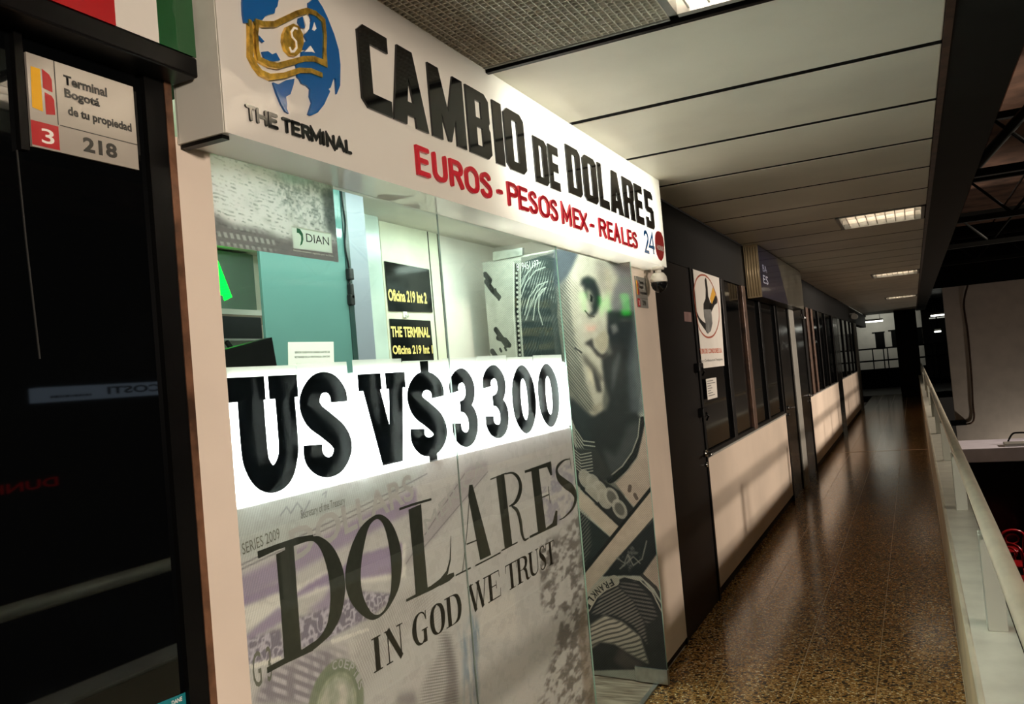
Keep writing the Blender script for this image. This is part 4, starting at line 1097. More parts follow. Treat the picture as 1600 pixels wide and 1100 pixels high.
cv.poly([(-0.006239,1.325),(-0.01476,1.219),(-0.01718,0.8617),(0.1019,0.8955),(0.1924,1.013),(0.1235,1.07),(0.05587,1.14)], PINK, 1, 1)
for p in ([(0.1111,0.9984),(0.1171,0.9771)], [(0.0881,0.9558),(0.08057,0.9381)]): cv.line(p, .02, (70, 58, 52), .8)
# crossed notes of the lower half
cv.poly([(0.4773,1.156),(0.4055,1.201),(0.2875,1.198),(0.2002,1.047),(0.3167,1.037),(0.4355,1.038)], (46, 46, 46), 1, 3)
for k in range(7):
    cv.line([(p[0], p[1] - k * .016) for p in [(0.4255,1.202),(0.3825,1.166),(0.3158,1.176)]], .005, (156, 150, 138), .8)
cv.poly([(0.4863,1.068),(0.3263,1.072),(0.1699,0.9733),(0.087,0.8723),(0.1829,0.7804),(0.3183,0.8925),(0.4123,1.003)], (40, 40, 40), 1, 1)
lf = [(0.3625,1.037), (0.3191,1.014), (0.2837,0.979), (0.2626,0.9331), (0.2209,0.9425), (0.1815,0.8825), (0.3308,0.9617)]
for i, c in enumerate(lf):
    e = ((cv.A - c[0]) * .8 - (cv.B - c[1]) * .35) ** 2 / .0011 + ((cv.A - c[0]) * .35 + (cv.B - c[1]) * .9) ** 2 / .0026
    cv.put(np.clip((1.15 - e) * 4, 0, 1), (150, 142, 132), .85)
    cv.put(np.clip((.55 - e) * 4, 0, 1), (70, 66, 62) if i in (4, 5) else (138, 130, 120), .8)
cv.poly([(0.4014,0.9792),(0.1943,0.7915),(0.2384,0.7301),(0.4232,0.895)], (164, 148, 134), 1, 1)
cv.line([(0.3938,0.9885),(0.19,0.7973)], .012, (36, 36, 36), 1)
cv.poly([(0.4375,0.8855),(0.2422,0.73),(0.4634,0.4988)], (36, 40, 40), 1, 1)
cv.poly([(0.4242,0.8856),(0.3627,0.8399),(0.3649,0.6893),(0.4319,0.5471),(0.4587,0.5458)], (96, 92, 86), .7, 3, cv.waves(45, .014, .5))
cv.poly([(0.573,0.3507),(0.4337,0.5296),(-0.01658,1.001),(-0.01666,0.857),(0.2588,0.5902),(0.4166,0.4376)], (164, 146, 132), 1, 1)
cv.line([(0.4404,0.5292),(-0.01658,1.001)], .018, (30, 30, 30), 1)
cv.line([(0.2454,0.5965),(-0.006975,0.8436)], .008, (60, 56, 54), 1)
cv.poly([(0.316,0.5301),(0.2235,0.6259),(-0.01296,0.8436),(-0.01356,0.6691),(0.08907,0.5446),(0.1879,0.5427)], (36, 38, 40), 1, 1)
cv.poly([(0.2235,0.6259),(0.1094,0.7092),(0.07814,0.6544),(0.1612,0.561)], (120, 116, 110), .55, 2, np.clip((nf - .5) * 6, 0, 1))
for p in ([(0.2229,0.6316),(0.1817,0.6051),(0.1584,0.6512),(0.133,0.5961),(0.08037,0.632),(0.04713,0.7224)], [(0.2097,0.5755),(0.1285,0.6412),(0.09485,0.6091)]): cv.line(p, .007, (118, 114, 108), .8)
cv.poly([(0.09542,0.542),(-0.009978,0.669),(-0.01821,0.4162),(0.02309,0.4795)], PINK, 1, 1)
cv.poly([(0.4447,0.2904),(0.3811,0.3995),(0.2819,0.4862),(0.1885,0.537),(0.0854,0.5202),(0.01547,0.4359),(-0.03542,0.3516),(-0.02005,0.07665),(0.1735,0.06576),(0.4314,0.03091)], (42, 42, 43), 1, 1)
cv.poly([(0.4013,0.3286),(0.3241,0.4493),(0.243,0.4942),(0.151,0.4154),(0.1005,0.3075),(0.09323,0.1969),(0.1634,0.291),(0.2591,0.334)], (104, 97, 92), .9, 2, cv.waves(62, .016, .55, .3, nn))
cv.poly([(0.2361,0.5003),(0.1284,0.5178),(0.05167,0.4334),(0.02427,0.3469),(0.08933,0.2973),(0.151,0.4154)], (92, 86, 84), .8, 2, cv.waves(95, .02, .5))
cv.line([(0.2535,0.5164),(0.1885,0.537),(0.1036,0.5214),(0.04229,0.4673),(-0.001905,0.371)], .008, (150, 142, 132), .9)
cv.line([(0.08873,0.5479),(0.02199,0.4907),(-0.02792,0.3949)], .02, (48, 46, 46), .9)
cv.line([(0.4309,0.3612),(0.3775,0.4343),(0.3142,0.4843),(0.2474,0.5133)], .055, (150, 142, 130), 1)
cv.poly([(0.4138,0.2698),(0.3234,0.329),(0.2244,0.3028),(0.1318,0.2378),(0.09658,0.1022),(0.1911,0.1368),(0.2804,0.1844),(0.3634,0.1878),(0.4268,0.1413)], (146, 138, 126), 1, 2)
cv.poly([(0.4138,0.2698),(0.3234,0.329),(0.2244,0.3028),(0.1318,0.2378),(0.09658,0.1022),(0.1911,0.1368),(0.2804,0.1844),(0.3634,0.1878),(0.4268,0.1413)], (56, 54, 52), .75, 1, cv.waves(70, .022, .35, 1.2, nn))
cv.poly([(0.2502,0.1703),(0.1217,0.09386),(0.2236,0.06011),(0.2955,0.09751)], (86, 76, 72), .7, 6)
tone = cv.c.mean(axis=2)
ln_ = cv.waves(-38, .0085, .5, .9, nn) - .5
lm = cv.waves(48, .0095, .5, .7, nn) - .5
k_ = np.clip((tone - 50) / 60, 0, 1) * np.clip((185 - tone) / 60, 0, 1)
cv.c = cv.c * (1 + (.22 * ln_ * k_ + .12 * lm * np.clip((120 - tone) / 60, 0, 1))[..., None])
cv.c = cv.c * (.94 + .12 * cv.noise(30, 80, 3))[..., None]
DP = Plane(DO, DD, (0, 0, 1), DN)
m_dp = printed('printed banknote poster', 'print', .05)
pr = cv.mesh('poster_print', Plane(DO + DN * .0052, DD, (0, 0, 1), DN), m_dp, 'print', d1)
mb = MB()
mb.poly([(0, .012), (uw, .012), (uw, 2.262), (0, 2.262)], DP, .005, 0)
mb.build('glass_leaf', mat('edge green toughened glass', (120, 150, 142), .05, var=0), d1)
mb = MB(); mb.poly([(-.001, .012), (.0, .012), (.0, 2.262), (-.001, 2.262)], DP, .006, -.001); mb.build('leaf_edge', edge, d1)
mb = MB(); mb.poly([(0.8222,2.26),(0.6266,2.262),(0.6223,2.304),(0.817,2.309)], DP, .02, -.008); mb.build('patch_fitting', M['steel'], d1)
q = [(0.1717,0.07096),(-0.005511,0.06547),(-0.0001356,0.01098),(0.177,0.0185)]
mb = MB(); mb.poly([(-.004, .012), (q[0][0], .012), (q[0][0], .083), (-.004, .083)], DP, .024, -.008); mb.build('patch_fitting', M['steel'], d1)
p0, p1 = (0.6736,2.194), (0.5331,2.206)
text('B19451197', Plane(DO + DN * .0056, DD, (0, 0, 1), DN), p0[0], p0[1] - .01, p1[0], p1[1] + .03 - .012, mat('pale serial print', (176, 178, 168), .3, var=0), d1, 'print_lettering', .0, .0003)
# name on the ribbon of the lower portrait
rb_ = [(0.418,0.3714),(0.3977,0.4029),(0.3754,0.4299),(0.3497,0.4523),(0.3246,0.4699),(0.2974,0.4853),(0.2677,0.5008)]
for ch, p, q in zip('FRANKLI', rb_[::-1], [None] * 7):
    i = rb_.index(p)
    n_ = rb_[min(i + 1, 6)]; pv = rb_[max(i - 1, 0)]
    dx, dy = n_[0] - pv[0], n_[1] - pv[1]; l = math.hypot(dx, dy); dx, dy = -dx / l, -dy / l
    o_ = DP(p[0], p[1], .0056)
    ea = (DD * dx + Vector((0, 0, 1)) * dy); eb = ea.cross(DN) * -1
    text(ch, Plane(o_, ea, eb, DN), -.013, -.018, .013, .018, M['print_black'], d1, 'print_lettering', .02, .0004)

# ============================================================ OFFICE INTERIOR
struct('wall_office_back', MB().box(-2.80, -2.76, 1.25, 3.26, 0, 2.5).box(-2.36, -2.30, 3.24, 4.8, 0, 2.5).box(-2.80, -2.32, 3.22, 3.26, 0, 2.5), M['white_wall'])
struct('wall_office_near', box(-2.80, XF - .12, 1.25, 1.30, 0, 2.5), M['white_wall'])
struct('wall_office_far', box(-2.36, XF - .06, 4.74, 4.80, 0, 2.5), M['white_wall'])
struct('ceiling_office', box(-2.80, XF + .0, 1.25, 4.80, 2.42, 2.47), M['white_wall'])
struct('trim_9', box(XF - .06, XF - .012, 1.36, 4.2, 2.152, 2.42), M['white_wall'])
struct('floor_office', box(-2.80, XF, 1.30, 4.74, -.04, .004), M['wood_tile'])
struct('trim_10', box(XF - .012, XF + .012, 3.31, 4.2, -.01, .009), M['steel'])
struct('trim_11', MB().box(-2.76, -2.35, 1.30, 3.24, 2.28, 2.34), M['white_wall'])
# marble column and beige panel
ya, yb = (3.201,2.157)[0], (3.379,2.171)[0]
struct('wall_office_column', box(-2.31, -2.24, ya, yb, 0, 2.42), M['marble'])
yc, ydd = (3.454,2.12)[0], (4.017,2.158)[0]
bp_ = struct('trim_12', box(-2.30, -2.285, yc, ydd, 0, 2.42), M['beige_panel'])
for px_ in ((3.908,2.288)[0], (4.011,2.298)[0]):
    MB().box(-2.2855, -2.2835, px_ - .004, px_ + .004, 0, 2.42).build('panel_joint', M['print_black'], bp_)
PB = PX(-2.285)
def plaque(q, lab, rows):
    t_ = thing('office_plaque', PB(q[0][0], q[2][1]), lab, 'plaque', 'black office number plaques')
    MB().poly(q, PB, .006, .0005).build('plate', M['plaque_black'], t_)
    for s_, a, b in rows:
        text(s_, PB, a[0], a[1], b[0], b[1], M['gold_letter'], t_, 'lettering', .035, .001, .0065)
plaque([(3.467,2.221),(3.883,2.213),(3.885,1.984),(3.47,1.976)], 'upper black plaque with gold lettering Oficina 219 Int 2 on the pale panel',
       [('Oficina 219 Int 2', (3.47,2.025), (3.832,2.086))])
plaque([(3.47,1.939),(3.851,1.938),(3.855,1.718),(3.467,1.726)], 'lower black plaque with gold lettering THE TERMINAL Oficina 219 Int 1',
       [('THE TERMINAL', (3.469,1.849), (3.832,1.902)), ('Oficina 219 Int 1', (3.47,1.763), (3.849,1.809))])
hk = thing('wall_hook', PB(*(3.613,1.968)), 'tiny white adhesive hook between the two black plaques', 'hook')
c = (3.613,1.968)
MB().poly([(c[0] - .018, c[1] - .02), (c[0] + .018, c[1] - .02), (c[0] + .018, c[1] + .02), (c[0] - .018, c[1] + .02)], PB, .006).build('plate', M['plastic'], hk)
MB().tube([PB(c[0], c[1] - .005, .006), PB(c[0], c[1] - .02, .02), PB(c[0], c[1] - .005, .028)], .004, 6).build('prong', M['plastic'], hk)

# teller partition: teal acrylic screen, its post and the cable
XT = -1.9
ya, yb = (2.156,1.901)[0], (2.621,1.919)[0]
sc_ = thing('partition_screen', (XT, (ya + yb) / 2, 0), 'teal tinted acrylic screen of the teller booth left of the white post', 'partition')
MB().box(XT - .01, XT, ya, yb, .9, 2.40).build('sheet', M['teal'], sc_)
MB().box(XT - .014, XT + .004, yb, yb + .03, .0, 2.41).build('edge_profile', mat('dark green edge profile', (40, 62, 60), .3, var=0), sc_)
MB().box(XT - .3, XT - .0, ya, yb, .86, .9).build('counter', M['plastic'], sc_)
MB().box(XT - .03, XT - .005, ya, yb, 0, .86).build('counter_front', M['plastic'], sc_)
ya, yb = (2.645,1.92)[0], (2.772,1.925)[0]
struct('trim_13', box(-2.05, -1.9, ya, yb + .0, 0, 2.42), M['post_blue'])
nc = thing('notice', (XT, 2.3, 1.7), 'small pale notice sheet stuck low on the teal screen', 'notice')
q = [(2.26,1.786),(2.509,1.788),(2.501,1.699),(2.252,1.705)]
PT = PX(XT + .0005)
MB().poly(q, PT, .001).build('sheet', M['paper'], nc)
a, b = (2.29,1.747), (2.482,1.756)
text('SEÑOR CLIENTE SU DINERO ANTES DE', PT, a[0], a[1], b[0], b[1], M['print_black'], nc, 'lettering', .02, .0012)
a, b = (2.288,1.73), (2.48,1.738)
text('RETIRARSE DE LA VENTANILLA, GRACIAS', PT, a[0], a[1], b[0], b[1], M['print_black'], nc, 'lettering', .02, .0012)
cb = thing('power_cable', (-1.885, 2.6, 2.0), 'black cable with inline adapter and plug hanging down the white post', 'cable')
PC = PX(-1.893)
pth = smooth([(2.634,2.448),(2.626,2.366),(2.629,2.306),(2.635,2.234),(2.621,2.152),(2.632,2.087),(2.635,2.06),(2.631,2.034),(2.626,1.993),(2.621,1.94)], 6)
MB().tube([PC(p[0], p[1]) for p in pth], .003, 6).build('cord', M['cable'], cb)
for (ax, ay), hw, hh in (((2.628,2.043), .014, .022), ((2.625,1.977), .010, .03), ((2.623,1.945), .013, .02)):
    MB().box(-1.898, -1.878, ax - hw, ax + hw, ay - hh, ay + hh, bevel=.004).build('adapter', M['cable'], cb)

# LED display at the back wall, shelf and black equipment
XL = -2.70
ledm = thing('led_display', (XL, 2.2, 1.85), 'dark LED board with green letters at the back of the booth', 'display')
MB().box(XL - .05, XL, 1.36, 3.02, 1.84, 2.27, bevel=.004).build('housing', mat('haze grey display housing', (104, 116, 110), .3, var=.05), ledm)  # black board face lightened, haze of the shop glass put into its colour
PL = PX(XL)
zt_, zb2 = (2.775,2.203)[1], (2.822,2.031)[1]
yA = (2.865,2.036)[0]
for k, ch in enumerate('VENTA'):
    e1 = yA - .285 * (4 - k); e0 = e1 - .15
    put_stroke(ch, e0, e1, zb2, zt_, .05, M['led_green'], ledm, PL, .001, 'letter', cap=False)
for k, ch in enumerate('0 40'):
    if ch != ' ': put_stroke(ch, yA - 1.0 + .17 * k, yA - .87 + .17 * k, zb2 - .125, zb2 - .045, .03, M['led_red'], ledm, PL, .001, 'digit', cap=False)
sh = thing('wall_shelf', (-2.6, 2.3, 1.80), 'white wall shelf under the LED board', 'shelf')
MB().box(-2.76, -2.45, 1.32, 3.1, (2.655,1.952)[1], (2.655,1.952)[1] + .022).build('board', M['white_wall'], sh)
q0, q1 = (2.45,1.94), (2.727,1.847)
mo = thing('monitor', (-2.44, 2.4, q1[1]), 'flat black monitor below the white shelf, partly behind the cream pillar', 'monitor')
MB().box(-2.455, -2.42, 1.5, q1[0], q1[1], q0[1], bevel=.004).build('screen_case', M['black'], mo)
MB().box(-2.4195, -2.4185, 1.5, q1[0], q1[1] - .004, q1[1] + .004).build('bottom_bezel', M['frame_gray'], mo)
br = MB(); PBk = PX(-2.40)
br.rib([(2.492,1.836),(2.541,1.781)], .016, PBk, .012)
br.build('wall_arm', M['black'], mo)
mo2 = thing('monitor', (-1.72, 1.7, 1.5), 'black tilted monitor standing just behind the letter U card', 'monitor')
mb = MB(); mb.poly([(1.71,1.736),(1.954,1.781),(1.971,1.661),(1.702,1.654)], PX(-1.73), .03, 0); mb.build('screen_case', M['black'], mo2)
mb = MB(); mb.box(-1.76, -1.73, 1.64, 1.70, .90, 1.62); mb.box(-1.80, -1.69, 1.58, 1.76, .885, .90); mb.build('stand', M['black'], mo2)
ct_ = thing('teller_counter', (-1.74, 1.8, 0), 'white counter of the teller booth carrying the tilted monitor', 'counter')
MB().box(-1.88, -1.58, 1.31, 2.1, .845, .885, bevel=.003).build('top', M['plastic'], ct_)
MB().box(-1.86, -1.62, 1.33, 2.08, .004, .845).build('cabinet', M['plastic'], ct_)

# camera under the fascia
cc = thing('security_camera', (-1.25, 4.52, 2.134), 'white dome security camera under the right end of the lit sign', 'security camera')
zc = lambda px_, py_: None
cy, cx = 4.52, -1.215
MB().tube([(cx, cy, 2.134), (cx, cy, 2.118)], .034, 16).build('mount', M['plastic'], cc)
MB().tube([(cx, cy, 2.118), (cx, cy, 2.098)], .018, 12).build('neck', M['plastic'], cc)
MB().tube([(cx, cy, 2.104), (cx, cy, 2.098), (cx, cy, 2.08), (cx, cy, 2.062), (cx, cy, 2.05)], [.02, .032, .043, .046, .046], 20).build('housing', M['plastic'], cc)
MB().tube([(cx, cy, 2.05), (cx, cy - .002, 2.035), (cx, cy - .003, 2.015), (cx, cy - .003, 2.0), (cx, cy - .003, 1.993)], [.044, .044, .036, .022, .006], 20).build('dome', M['lens'], cc)

# ---- address plaques
def address_plaque(pl, q, lab, num, rows, m_w):
    """q: top-left, top-right, bottom-right, bottom-left in plane coordinates"""
    a0, a1 = q[0][0], q[1][0]; b1, b0 = q[0][1], q[2][1]
    W_, H_ = a1 - a0, b1 - b0
    t_ = thing('address_plaque', pl(a0 + W_ / 2, b0), lab, 'plaque', 'shop address plaques')
    A_ = lambda u, v: (a0 + W_ * u, b0 + H_ * v)
    MB().poly([A_(0, 0), A_(1, 0), A_(1, 1), A_(0, 1)], pl, .005).build('plate', m_w, t_)
    MB().poly([A_(.02, .42), A_(.11, .40), A_(.11, .86), A_(.0 + .03, .86)], pl, .0006, .005).build('emblem_half', M['print_yellow'], t_)
    MB().poly([A_(.125, .66), A_(.205, .64), A_(.205, .78), A_(.185, .83), A_(.125, .87)], pl, .0006, .005).poly([A_(.135, .38), A_(.215, .40), A_(.215, .56), A_(.195, .60), A_(.135, .62)], pl, .0006, .005).build('emblem_half', M['print_red'], t_)
    MB().poly([A_(0, .02), A_(.235, .02), A_(.235, .28), A_(0, .28)], pl, .0006, .005).build('floor_badge', M['print_red'], t_)
    MB().poly([A_(.25, .295), A_(1, .295), A_(1, .305), A_(.25, .305)], pl, .0006, .005).poly([A_(.232, .3), A_(.24, .3), A_(.24, 1), A_(.232, 1)], pl, .0006, .005).build('rule', M['print_black'], t_)
    p, q_ = A_(.08, .06), A_(.19, .22); text('3', pl, p[0], p[1], q_[0], q_[1], M['print_white'], t_, 'lettering', .01, .0012, .005)
    p, q_ = A_(.45, .07), A_(.78, .24); text(num, pl, p[0], p[1], q_[0], q_[1], M['print_black'], t_, 'lettering', .04, .0007, .005)
    for s_, u0, v0, u1, v1 in rows:
        p, q_ = A_(u0, v0), A_(u1, v1); text(s_, pl, p[0], p[1], q_[0], q_[1], M['print_black'], t_, 'lettering', .04, .0007, .005)
ROWS = [('Terminal', .31, .77, .72, .88), ('Bogotá', .31, .60, .64, .73), ('de tu propiedad', .33, .41, .95, .54)]
PA = PX(XF + .003)
q = [(0.9478,2.217),(1.166,2.224),(1.162,2.065),(0.9465,2.059)]
za, zb3 = 2.222, 2.06
plate218 = mat('satin grey plaque', (166, 160, 150), .14, var=.03, spec=1.0)
address_plaque(PA, [(q[0][0], za), (q[1][0], za), (q[1][0], zb3), (q[0][0], zb3)], 'pale address plaque numbered 218 under the black header beam at the left', '218', ROWS, plate218)
q = [(4.357,2.085),(4.558,2.096),(4.526,1.923),(4.328,1.918)]
address_plaque(PX(-1.302), [(q[0][0], q[0][1] + .0), (q[1][0], q[0][1]), (q[1][0], q[3][1]), (q[0][0], q[3][1])], 'small address plaque numbered 219 on the right pillar beside the security camera', '219', ROWS, M['frame_gray'])

# flag coloured panel above the black header
fp = thing('flag_panel', (XF, .7, 2.285), 'glossy red white and green panel above the black header beam at the upper left', 'sign panel')
yr1, yr2, yr3 = (1.079,2.318)[0], (1.176,2.359)[0], 1.268
for nm, a, b, c_ in (('red_field', -.35, yr1, (172, 26, 32)), ('white_field', yr1, yr2, (226, 222, 214)), ('green_field', yr2, yr3, (20, 78, 38))):
    MB().box(XF - .018, XF + .075, a, b, 2.294, ZC).build(nm, mat('glossy ' + nm, c_, .1, var=0, spec=1.0, bump=.12, bscale=22), fp)
tk = thing('teal_sticker', (XF, 1.2, .9), 'teal sticker at the bottom corner of the black shop window', 'sticker')
q = [(1.115,1.059),(1.191,1.055),(1.189,1.003),(1.115,1.003)]
MB().poly(q, F, .0006, .0004).build('sheet', mat('teal print', (24, 120, 130), .3, var=0), tk)
a, b = (1.156,1.047), (1.181,1.051)
text('DANE', F, a[0], a[1] - .004, b[0], b[1], M['print_white'], tk, 'lettering', .02, .0006, .001)
# ============================================================ NEIGHBOURING SHOPS
def dado(ya, yb, zt_, idx):
    s_ = struct('wall_left_panel_%d' % idx, MB().box(XF - .02, XF, ya, yb, .07, zt_, bevel=.003), M['dado'])
    MB().box(XF - .02, XF + .006, ya, yb, zt_, zt_ + .014).build('cap_rail', M['frame_gray'], s_)
    return s_
def lever(parent, y, z, side=-1):
    mb = MB()
    mb.tube([(XF - .005, y, z), (XF + .012, y, z)], .024, 14)
    mb.tube([(XF + .01, y, z), (XF + .05, y, z), (XF + .052, y + side * .03, z), (XF + .052, y + side * .12, z - .004)], .0085, 8)
    mb.build('door_handle', M['chrome'], parent)
    mb = MB(); mb.tube([(XF - .005, y, z - .075), (XF + .01, y, z - .075)], .016, 12); mb.build('lock_cylinder', M['chrome'], parent)
def hdoor(idx, ya, yb, m_, hz=.99, hy=None, side=-1):
    d = struct('door_%d' % idx, MB().box(XF - .04, XF - .006, ya, yb, .0, 2.235, bevel=.003), m_)
    fr_ = MB()
    fr_.box(XF - .04, XF + .004, ya - .03, ya, 0, 2.24); fr_.box(XF - .04, XF + .004, yb, yb + .03, 0, 2.24)
    fr_.build('door_frame', M['black'], d)
    lever(d, hy or yb - .06, hz, side)
    return d
d2 = hdoor(2, 4.80, 5.69, M['door_dark'], .985, 5.66)
for z in (1.56, 1.26):
    MB().box(XF - .01, XF + .03, 5.60, 5.72, z - .03, z + .03, bevel=.006).tube([(XF + .03, 5.66, z), (XF + .045, 5.66, z - .03), (XF + .03, 5.66, z - .055)], .007, 8).build('hasp', M['black'], d2)
st_ = thing('door_sticker', (XF, 5.45, 1.86), 'tiny pinkish sticker high on the dark brown door', 'sticker')
q = [(5.458,1.932),(5.654,1.934),(5.646,1.869),(5.451,1.869)]
MB().poly(q, PX(XF - .006), .001).build('sheet', mat('faded pink print', (112, 84, 80), .5, var=.2), st_)

dado(5.735, 9.60, .945, 1)
w3 = struct('window_3', MB().box(XF - .03, XF - .024, 5.74, 9.6, .96, 2.24), M['window_tint'])
for y, m_, wd in ((5.75, M['black'], .04), (6.80, M['black'], .12), (7.73, M['brown'], .16), (8.55, M['black'], .10), (9.56, M['black'], .08)):
    MB().box(XF - .03, XF - .002, y - wd / 2, y + wd / 2, .96, 2.24, bevel=.003).build('mullion', m_, w3)
MB().box(XF - .03, XF - .004, 5.74, 9.6, .955, .985).build('sill', M['black'], w3)
# poster
ps = thing('poster', (XF, 6.2, 1.555), 'tall white poster with an orange ring and dark figure beside the dark brown door', 'poster')
PP = PX(XF - .0015)
ya, yb, z0, z1 = 5.805, 6.66, 1.552, 2.238
MB().poly([(ya, z0), (yb - .06, z0), (yb, z1), (ya, z1)][:0] or [(ya, z0), (6.56, z0), (6.67, z1), (ya, z1)], PP, .0025).build('sheet', M['paper'], ps)
q = [(5.768,2.081),(5.839,2.151),(5.944,2.196),(6.073,2.217),(6.214,2.217),(6.347,2.185),(6.456,2.126),(6.541,2.042),(6.55,1.968),(6.512,1.901),(6.411,1.833),(6.271,1.785),(6.117,1.767),(5.98,1.775),(5.872,1.805),(5.803,1.85),(5.778,1.929),(5.767,1.995)]
MB().rib(csmooth(q), .013, PP, .0006, .0026, closed=True, asp=1.3).build('ring', mat('rust print', (172, 84, 56), .4, var=0), ps)
fg = MB()
fg.poly([(6.137,2.185),(6.177,2.205),(6.209,2.19),(6.213,2.141),(6.209,2.07),(6.249,2.036),(6.264,1.994),(6.238,1.972),(6.013,1.964),(6.025,2.006),(6.11,2.047),(6.145,2.116)], PP, .0008, .0026)
fg.poly([(6.26,2.022),(6.357,2.056),(6.443,2.096),(6.522,2.078),(6.508,2.033),(6.406,2.014),(6.325,1.982),(6.242,1.944),(6.227,1.986)], PP, .0008, .0026)
fg.poly([(5.798,1.943),(5.854,1.905),(5.948,1.88),(6.035,1.868),(6.038,1.841),(6.039,1.807),(5.958,1.833),(5.855,1.871),(5.799,1.91)], PP, .0008, .0026)
fg.build('figure', M['print_black'], ps)
MB().poly([(6.015,1.967),(6.256,1.976),(6.269,1.93),(6.267,1.873),(6.186,1.815),(6.08,1.793),(6.024,1.807),(6.035,1.868),(6.008,1.916)], PP, .0009, .0026).build('figure_body', mat('grey shaded print', (92, 94, 92), .5, var=.3, scale=12), ps)
MB().poly([(6.256,2.051),(6.398,2.148),(6.439,2.125),(6.478,2.098),(6.307,2.017)], PP, .0009, .0026).build('wing_patch', M['print_yellow'], ps)
a, b = (5.774,1.652), (6.516,1.693)
text('TURI DE CONDORES S.A.', PP, a[0], a[1], b[0], b[1] - .005, M['print_orange'], ps, 'lettering', .03, .0006, .0026)
a, b = (5.774,1.589), (6.505,1.614)
text('Paz y Confianza en el Transporte', PP, a[0], a[1], b[0], b[1], M['print_grey'], ps, 'lettering', .01, .0006, .0026)
nt2 = thing('notice', (XF, 6.05, 1.33), 'small white notice sheet on the dark window below the tall poster', 'notice')
MB().poly([(5.888, 1.33), (6.205, 1.33), (6.225, 1.475), (5.888, 1.475)], PP, .002).build('sheet', M['paper'], nt2)
tb = MB()
for k in range(7):
    z = 1.458 - k * .017
    tb.poly([(5.91, z - .003), (5.91 + (.2, .26, .12, .15, .1, .16, .22)[k], z - .003), (5.91 + (.2, .26, .12, .15, .1, .16, .22)[k], z + .003), (5.91, z + .003)], PP, .0004, .0021)
tb.build('printed_lines', M['print_grey'], nt2)

hdoor(3, 9.66, 10.52, M['door_gloss'], 1.0, 9.86, 1)
struct('trim_14', MB().box(XF - .05, XF + .012, 10.60, 11.02, 0, 2.24, bevel=.004), M['frame_gray'])
hdoor(4, 11.08, 12.08, M['door_gloss'], 1.02, 11.98)
dado(12.16, 16.85, .985, 2)
w4 = struct('window_4', MB().box(XF - .03, XF - .024, 12.14, 16.9, 1.0, 2.24), M['window_tint'])
for y, wd, m_ in ((12.3, .2, M['black']), (12.75, .28, M['brown']), (13.35, .22, M['brown']), (14.3, .1, M['black']), (15.4, .1, M['black']), (16.8, .16, M['black'])):
    MB().box(XF - .03, XF - .002, y - wd / 2, y + wd / 2, 1.0, 2.24, bevel=.003).build('mullion', m_, w4)
struct('trim_15', box(XF - .04, XF + .002, 16.9, 17.9, 0, 2.24), M['door_gloss'])
dado(17.9, 23.0, 1.0, 3)
w5 = struct('window_5', MB().box(XF - .03, XF - .024, 17.9, 23.1, 1.015, 2.24), M['window_tint'])
for y in (18.0, 19.3, 20.6, 21.9, 23.0):
    MB().box(XF - .03, XF - .002, y - .08, y + .08, 1.015, 2.24, bevel=.003).build('mullion', M['black'], w5)
struct('trim_16', box(XF - .04, XF + .01, 23.2, 24.2, 0, 2.24), M['frame_gray'])
dt = thing('wall_lamp', (XF + .03, 11.2, 2.15), 'small bright fitting on the dark fascia beyond the blue sign', 'wall fitting')
MB().box(XF - .012, XF + .05, 11.9, 12.1, 2.05, 2.08, bevel=.006).build('housing', M['chrome'], dt)
MB().box(XF - .03, XF + .0, 11.96, 12.04, 2.08, 2.12).build('bracket', M['chrome'], dt)
cf = thing('security_camera', (XF + .1, 22.4, 2.45), 'far grey bullet camera on the dark fascia near the corridor end', 'security camera')
MB().tube([(XF + .1, 22.0, 2.36), (XF + .1, 22.5, 2.37)], .07, 12).build('housing', M['frame_gray'], cf)
MB().box(XF - .02, XF + .11, 22.28, 22.34, 2.40, 2.46).build('bracket', M['frame_gray'], cf)

# blue box sign with ribbed end
bs = thing('shop_sign', (-1.25, 9.5, 2.136), 'dark blue box sign with ribbed aluminium end further down the corridor', 'sign')
MB().box(XF - .012, -1.196, 7.93, 11.2, 2.138, ZC).build('casing', M['black'], bs)
rb = MB()
for k in range(5):
    x = XF + .006 + .0235 * k
    rb.tube([(x + .006, 7.926, 2.15), (x + .006, 7.926, 2.60)], .0085, 8)
rb.box(XF - .004, -1.192, 7.922, 7.93, 2.136, ZC)
rb.build('ribbed_end', mat('ribbed champagne aluminium', (176, 160, 128), .35, .4, var=.05), bs)
PBs = PX(-1.196)
MB().poly([(7.93, 2.138), (9.72, 2.138), (9.10, 2.61), (7.93, 2.61)], PBs, .006).build('blue_face', mat('glossy navy acrylic', (13, 20, 48), .1, var=.05, bump=.05, bscale=8), bs)
MB().poly([(9.72, 2.138), (11.2, 2.138), (11.2, 2.61), (9.10, 2.61)], PBs, .006).build('grey_face', mat('glossy grey acrylic', (66, 66, 60), .15, var=.15, scale=4), bs)
a, b = (8.072,2.271), (8.371,2.351)
text('ES', PBs, a[0], a[1], b[0], b[1], mat('dim white lettering', (150, 156, 176), .4, var=0), bs, 'lettering', .01, .0006, .0062)
a, b = (8.095,2.383), (8.352,2.449)
text('BA', PBs, a[0], a[1], b[0], b[1], mat('dim white lettering', (110, 116, 140), .4, var=0), bs, 'lettering', .01, .0006, .0062)

